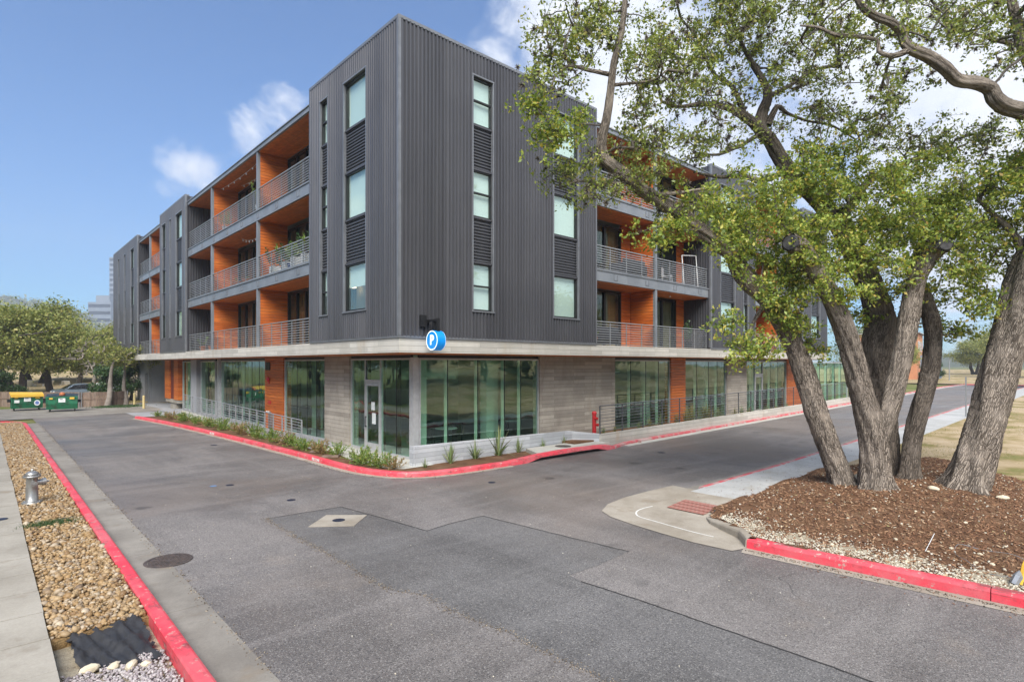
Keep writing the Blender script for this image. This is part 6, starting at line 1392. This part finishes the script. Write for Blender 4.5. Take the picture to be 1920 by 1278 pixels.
plant(T1, 10, 720, 110, 1.25, .8, 'far oak on the rise behind the dumpsters', .5); plant(T2, 130, 720, 105, 1.2, 2.2, 'far oak on the rise above the cars', .5); plant(T1, 260, 740, 100, 1.1, 2.5, 'far oak glimpsed past the slab end', 0)
plant(T4, 172, 740, 50, .8, .2, 'bare grey tree leaning over the fence', 0); plant(T4, 205, 735, 84, 1.3, 2.2, 'tall bare tree under the far tower', 0)
plant(T3, 201, 765, 44.8, .95, .4, 'slim pale trunked tree in front of the fence', 0); plant(T3, 236, 762, 46.4, .85, 2.0, 'second slim tree where the fence meets the pier', 0)
plant(T5, 205, 750, 49, 1.1, .1, 'dark evergreen shrub behind the fence by the slim tree', 0); plant(T5, 236, 750, 52, 1.2, 1.1, 'dark evergreen shrub behind the concrete pier', 0); plant(T5, 5, 740, 51, .9, 2.2, 'dark shrub left of the dumpsters', 0)
# right hand background
plant(T1, 1828, 712, 118, .95, .3, 'wide oak standing alone past the end of the street', .9, .8); plant(T2, 1880, 712, 130, 1.1, 1.0, 'oak glimpsed to the right of the lone wide oak', .9); plant(T2, 1620, 700, 112, 1.2, 2.0, 'tall tree behind the end of the building', .6)
plant(T1, 1670, 700, 84, .8, 2.9, 'leafy tree showing between the forked oak trunks', .6); plant(T5, 1712, 712, 92, .9, .5, 'round shrub at the orange house', .8); plant(T1, 1950, 700, 95, 1.1, 4.2, 'oak on the lawn beyond the leaning trunk', .8)
plant(T5, 1752, 712, 88, 1.0, 1.9, 'shrub at the end of the street behind the kerb', .8); plant(T2, 1990, 700, 60, 1.0, .4, 'oak on the lawn to the right of the street', .5)
# trees facing the glass, behind and beside the viewpoint
for i, (x, y, p, sc_, lb) in enumerate([(-23, 6, T1, .95, 'oak on the bank opposite the entrance door'), (-23, 15, T2, 1.05, 'oak on the bank opposite the low railing'), (-24, 25, T1, 1.05, 'oak on the bank facing the far glazing'), (-26, -4, T2, 1.1, 'oak on the bank behind the left pavement'), (-26, 34, T1, 1.15, 'oak past the dumpsters on the bank'),
    (12, -34, T1, 1.0, 'oak across the lawn facing the corner glazing'), (24, -38, T2, 1.1, 'oak across the lawn facing the retaining wall'), (-2, -52, T1, 1.2, 'oak at the near end of the driveway'), (38, -30, T1, 1.1, 'oak on the lawn facing the street railing'), (52, -36, T2, 1.1, 'oak on the lawn towards the orange house')]):
    plant(p, 0, 0, 0, sc_, i*1.3, lb, max(.1, .1+(-20-y)*.13) if x > -10 else 1.1+min(9, -12.7-x)*.3, xy=(x, y))
bw = MB(); bw.box(-12.6, -12.3, -3, 27.5, -.05, 1.25); bw.thing('bank_wall', M['conc'], label='concrete retaining wall opposite the entrance across the driveway', cat='wall')
for i in range(9):
    plant(T5 if i % 2 else T2, 0, 0, 0, 1.5 if i % 2 else .8, i*1.7, ['dark hedge shrub', 'bushy small oak'][i % 2 == 0]+' on the bank across the lawn, '+['first', 'second', 'third', 'fourth', 'fifth', 'sixth', 'seventh', 'eighth', 'ninth'][i]+' along the street', 1.2, xy=(4+i*6.5, -31+2*math.sin(i*2)))
for i in range(7):
    plant(T5, 0, 0, 0, 1.2, i*1.1, 'dark shrub on the driveway bank, '+['first', 'second', 'third', 'fourth', 'fifth', 'sixth', 'seventh'][i]+' behind the concrete wall', 1.5, xy=(-14.5-(i % 2)*1.5, 1+i*4.2))
for i, (x, y) in enumerate([(-17, 46), (-20, 53), (-27, 49), (-22, 60), (-24, 63), (-34, 58), (-32, 71), (-27, 74), (-42, 50), (-42, 76)]):
    plant(T1 if i % 2 else T2, 0, 0, 0, 1.1, i*.9, 'oak in the grove past the end of the pebble strip, '+['first', 'second', 'third', 'fourth', 'fifth', 'sixth', 'seventh', 'eighth', 'ninth', 'tenth'][i]+' from the dumpsters', .1, xy=(x, y))
def bankz(d_): return max(0, d_-52)*.045
V = []; Fq = []
for j, d_ in enumerate(np.linspace(47, 135, 12)):
    for i, px in enumerate(np.linspace(-250, 330, 20)): p = at(px, 0, d_); V.append((p[0], p[1], -.02+bankz(d_)+.2*math.sin(i+j*2)*(d_ > 60)))
for j in range(11):
    for i in range(19): a = j*20+i; Fq.append((a, a+1, a+21, a+20))
link('grassy_bank', npmesh('grassy_bank', V, Fq, M['lawn'], True), kind='structure')
# ---------------------------------------------------------------- distance
def hill(px0, px1, s_, ytop, label):
    V = []; n = 60; Fq = []
    for j in range(4):
        for i in range(n+1):
            px = px0+(px1-px0)*i/n; d_ = s_+j*70; p = at(px, 0, d_); t = i/n
            env = math.sin(math.pi*min(1, max(0, t)))**.6
            z = (j/3)*env*(HYP-ytop)/FPX*(s_+210)*(1+.025*math.sin(i*.9)+.02*math.sin(i*2.7+1)) if j else -3
            V.append((p[0], p[1], z))
    for j in range(3):
        for i in range(n): a = j*(n+1)+i; Fq.append((a, a+1, a+n+2, a+n+1))
    return link('wooded_hill', npmesh('wooded_hill', V, Fq, M['hill'], True), kind='structure', label=label)
hill(-500, 330, 620, 548, 'hazy wooded ridge beyond the left trees'); hill(1500, 2600, 500, 655, 'low wooded rise beyond the street')
n = 3400; px_ = rng.uniform(-500, 330, n); t_ = (px_+500)/830; env = np.sin(np.pi*t_)**.6; C = []
for a, e_ in zip(px_, env):
    d_ = rng.uniform(760, 835); p = at(a, 0, d_); z = e_*(HYP-548)/FPX*830*(d_-620)/210*.98; C.append((p[0], p[1], z+rng.uniform(-2, 5)))
C = np.array(C); C = np.repeat(C, 5, 0)+rng.normal(0, 2.2, (len(C)*5, 3))
o = link('ridge_woodland', leaf_mesh('ridge_woodland', C, 3.4, M['leaffar']), kind='stuff', label='woodland along the top of the hazy ridge', cat='woods')
def tower(px0, px1, ytop, s_, label, nf, nw):
    a, c = at(px0, 0, s_), at(px1, 0, s_); wd = math.hypot(c[0]-a[0], c[1]-a[1]); z1 = ZC+(HYP-ytop)/FPX*s_
    e = empty('far_tower', (a[0], a[1], 0), math.atan2(c[1]-a[1], c[0]-a[0]), label=label, cat='building'); MB().box(0, wd, 0, wd*.8, 0, z1).build('shell', M['tower'], e)
    fh = z1*.55/nf
    for i in range(nf): MB().box(.02*wd, .98*wd, -.3, -.01, z1-fh*(i+.75), z1-fh*(i+.3)).build('window_band', M['carglass'], e)
    MB().box(wd*.2, wd*.8, wd*.2, wd*.6, z1, z1+fh).build('roof_plant', M['tower'], e)
tower(205, 232, 482, 900, 'tall hazy tower rising behind the far end of the building', 12, 3); tower(165, 208, 566, 800, 'broad hazy block on the skyline left of the tower', 5, 6)
# air
hz = MB(); hz.box(-880, 880, -880, 1150, -6, 210); ho = hz.build('haze', None, label='thin bluish haze in the air', cat='haze', kind='stuff')
hm = bpy.data.materials.new('haze_air'); hm.use_nodes = True; ht = NT(hm.node_tree); ht.n.clear(); ho_ = ht.add('ShaderNodeOutputMaterial')
vol = ht.add('ShaderNodeVolumePrincipled', {'Color': (.86, .92, 1.0), 'Density': .0007, 'Anisotropy': .2}); ht.l.new(vol.outputs[0], ho_.inputs['Volume']); ho.data.materials.clear(); ho.data.materials.append(hm)
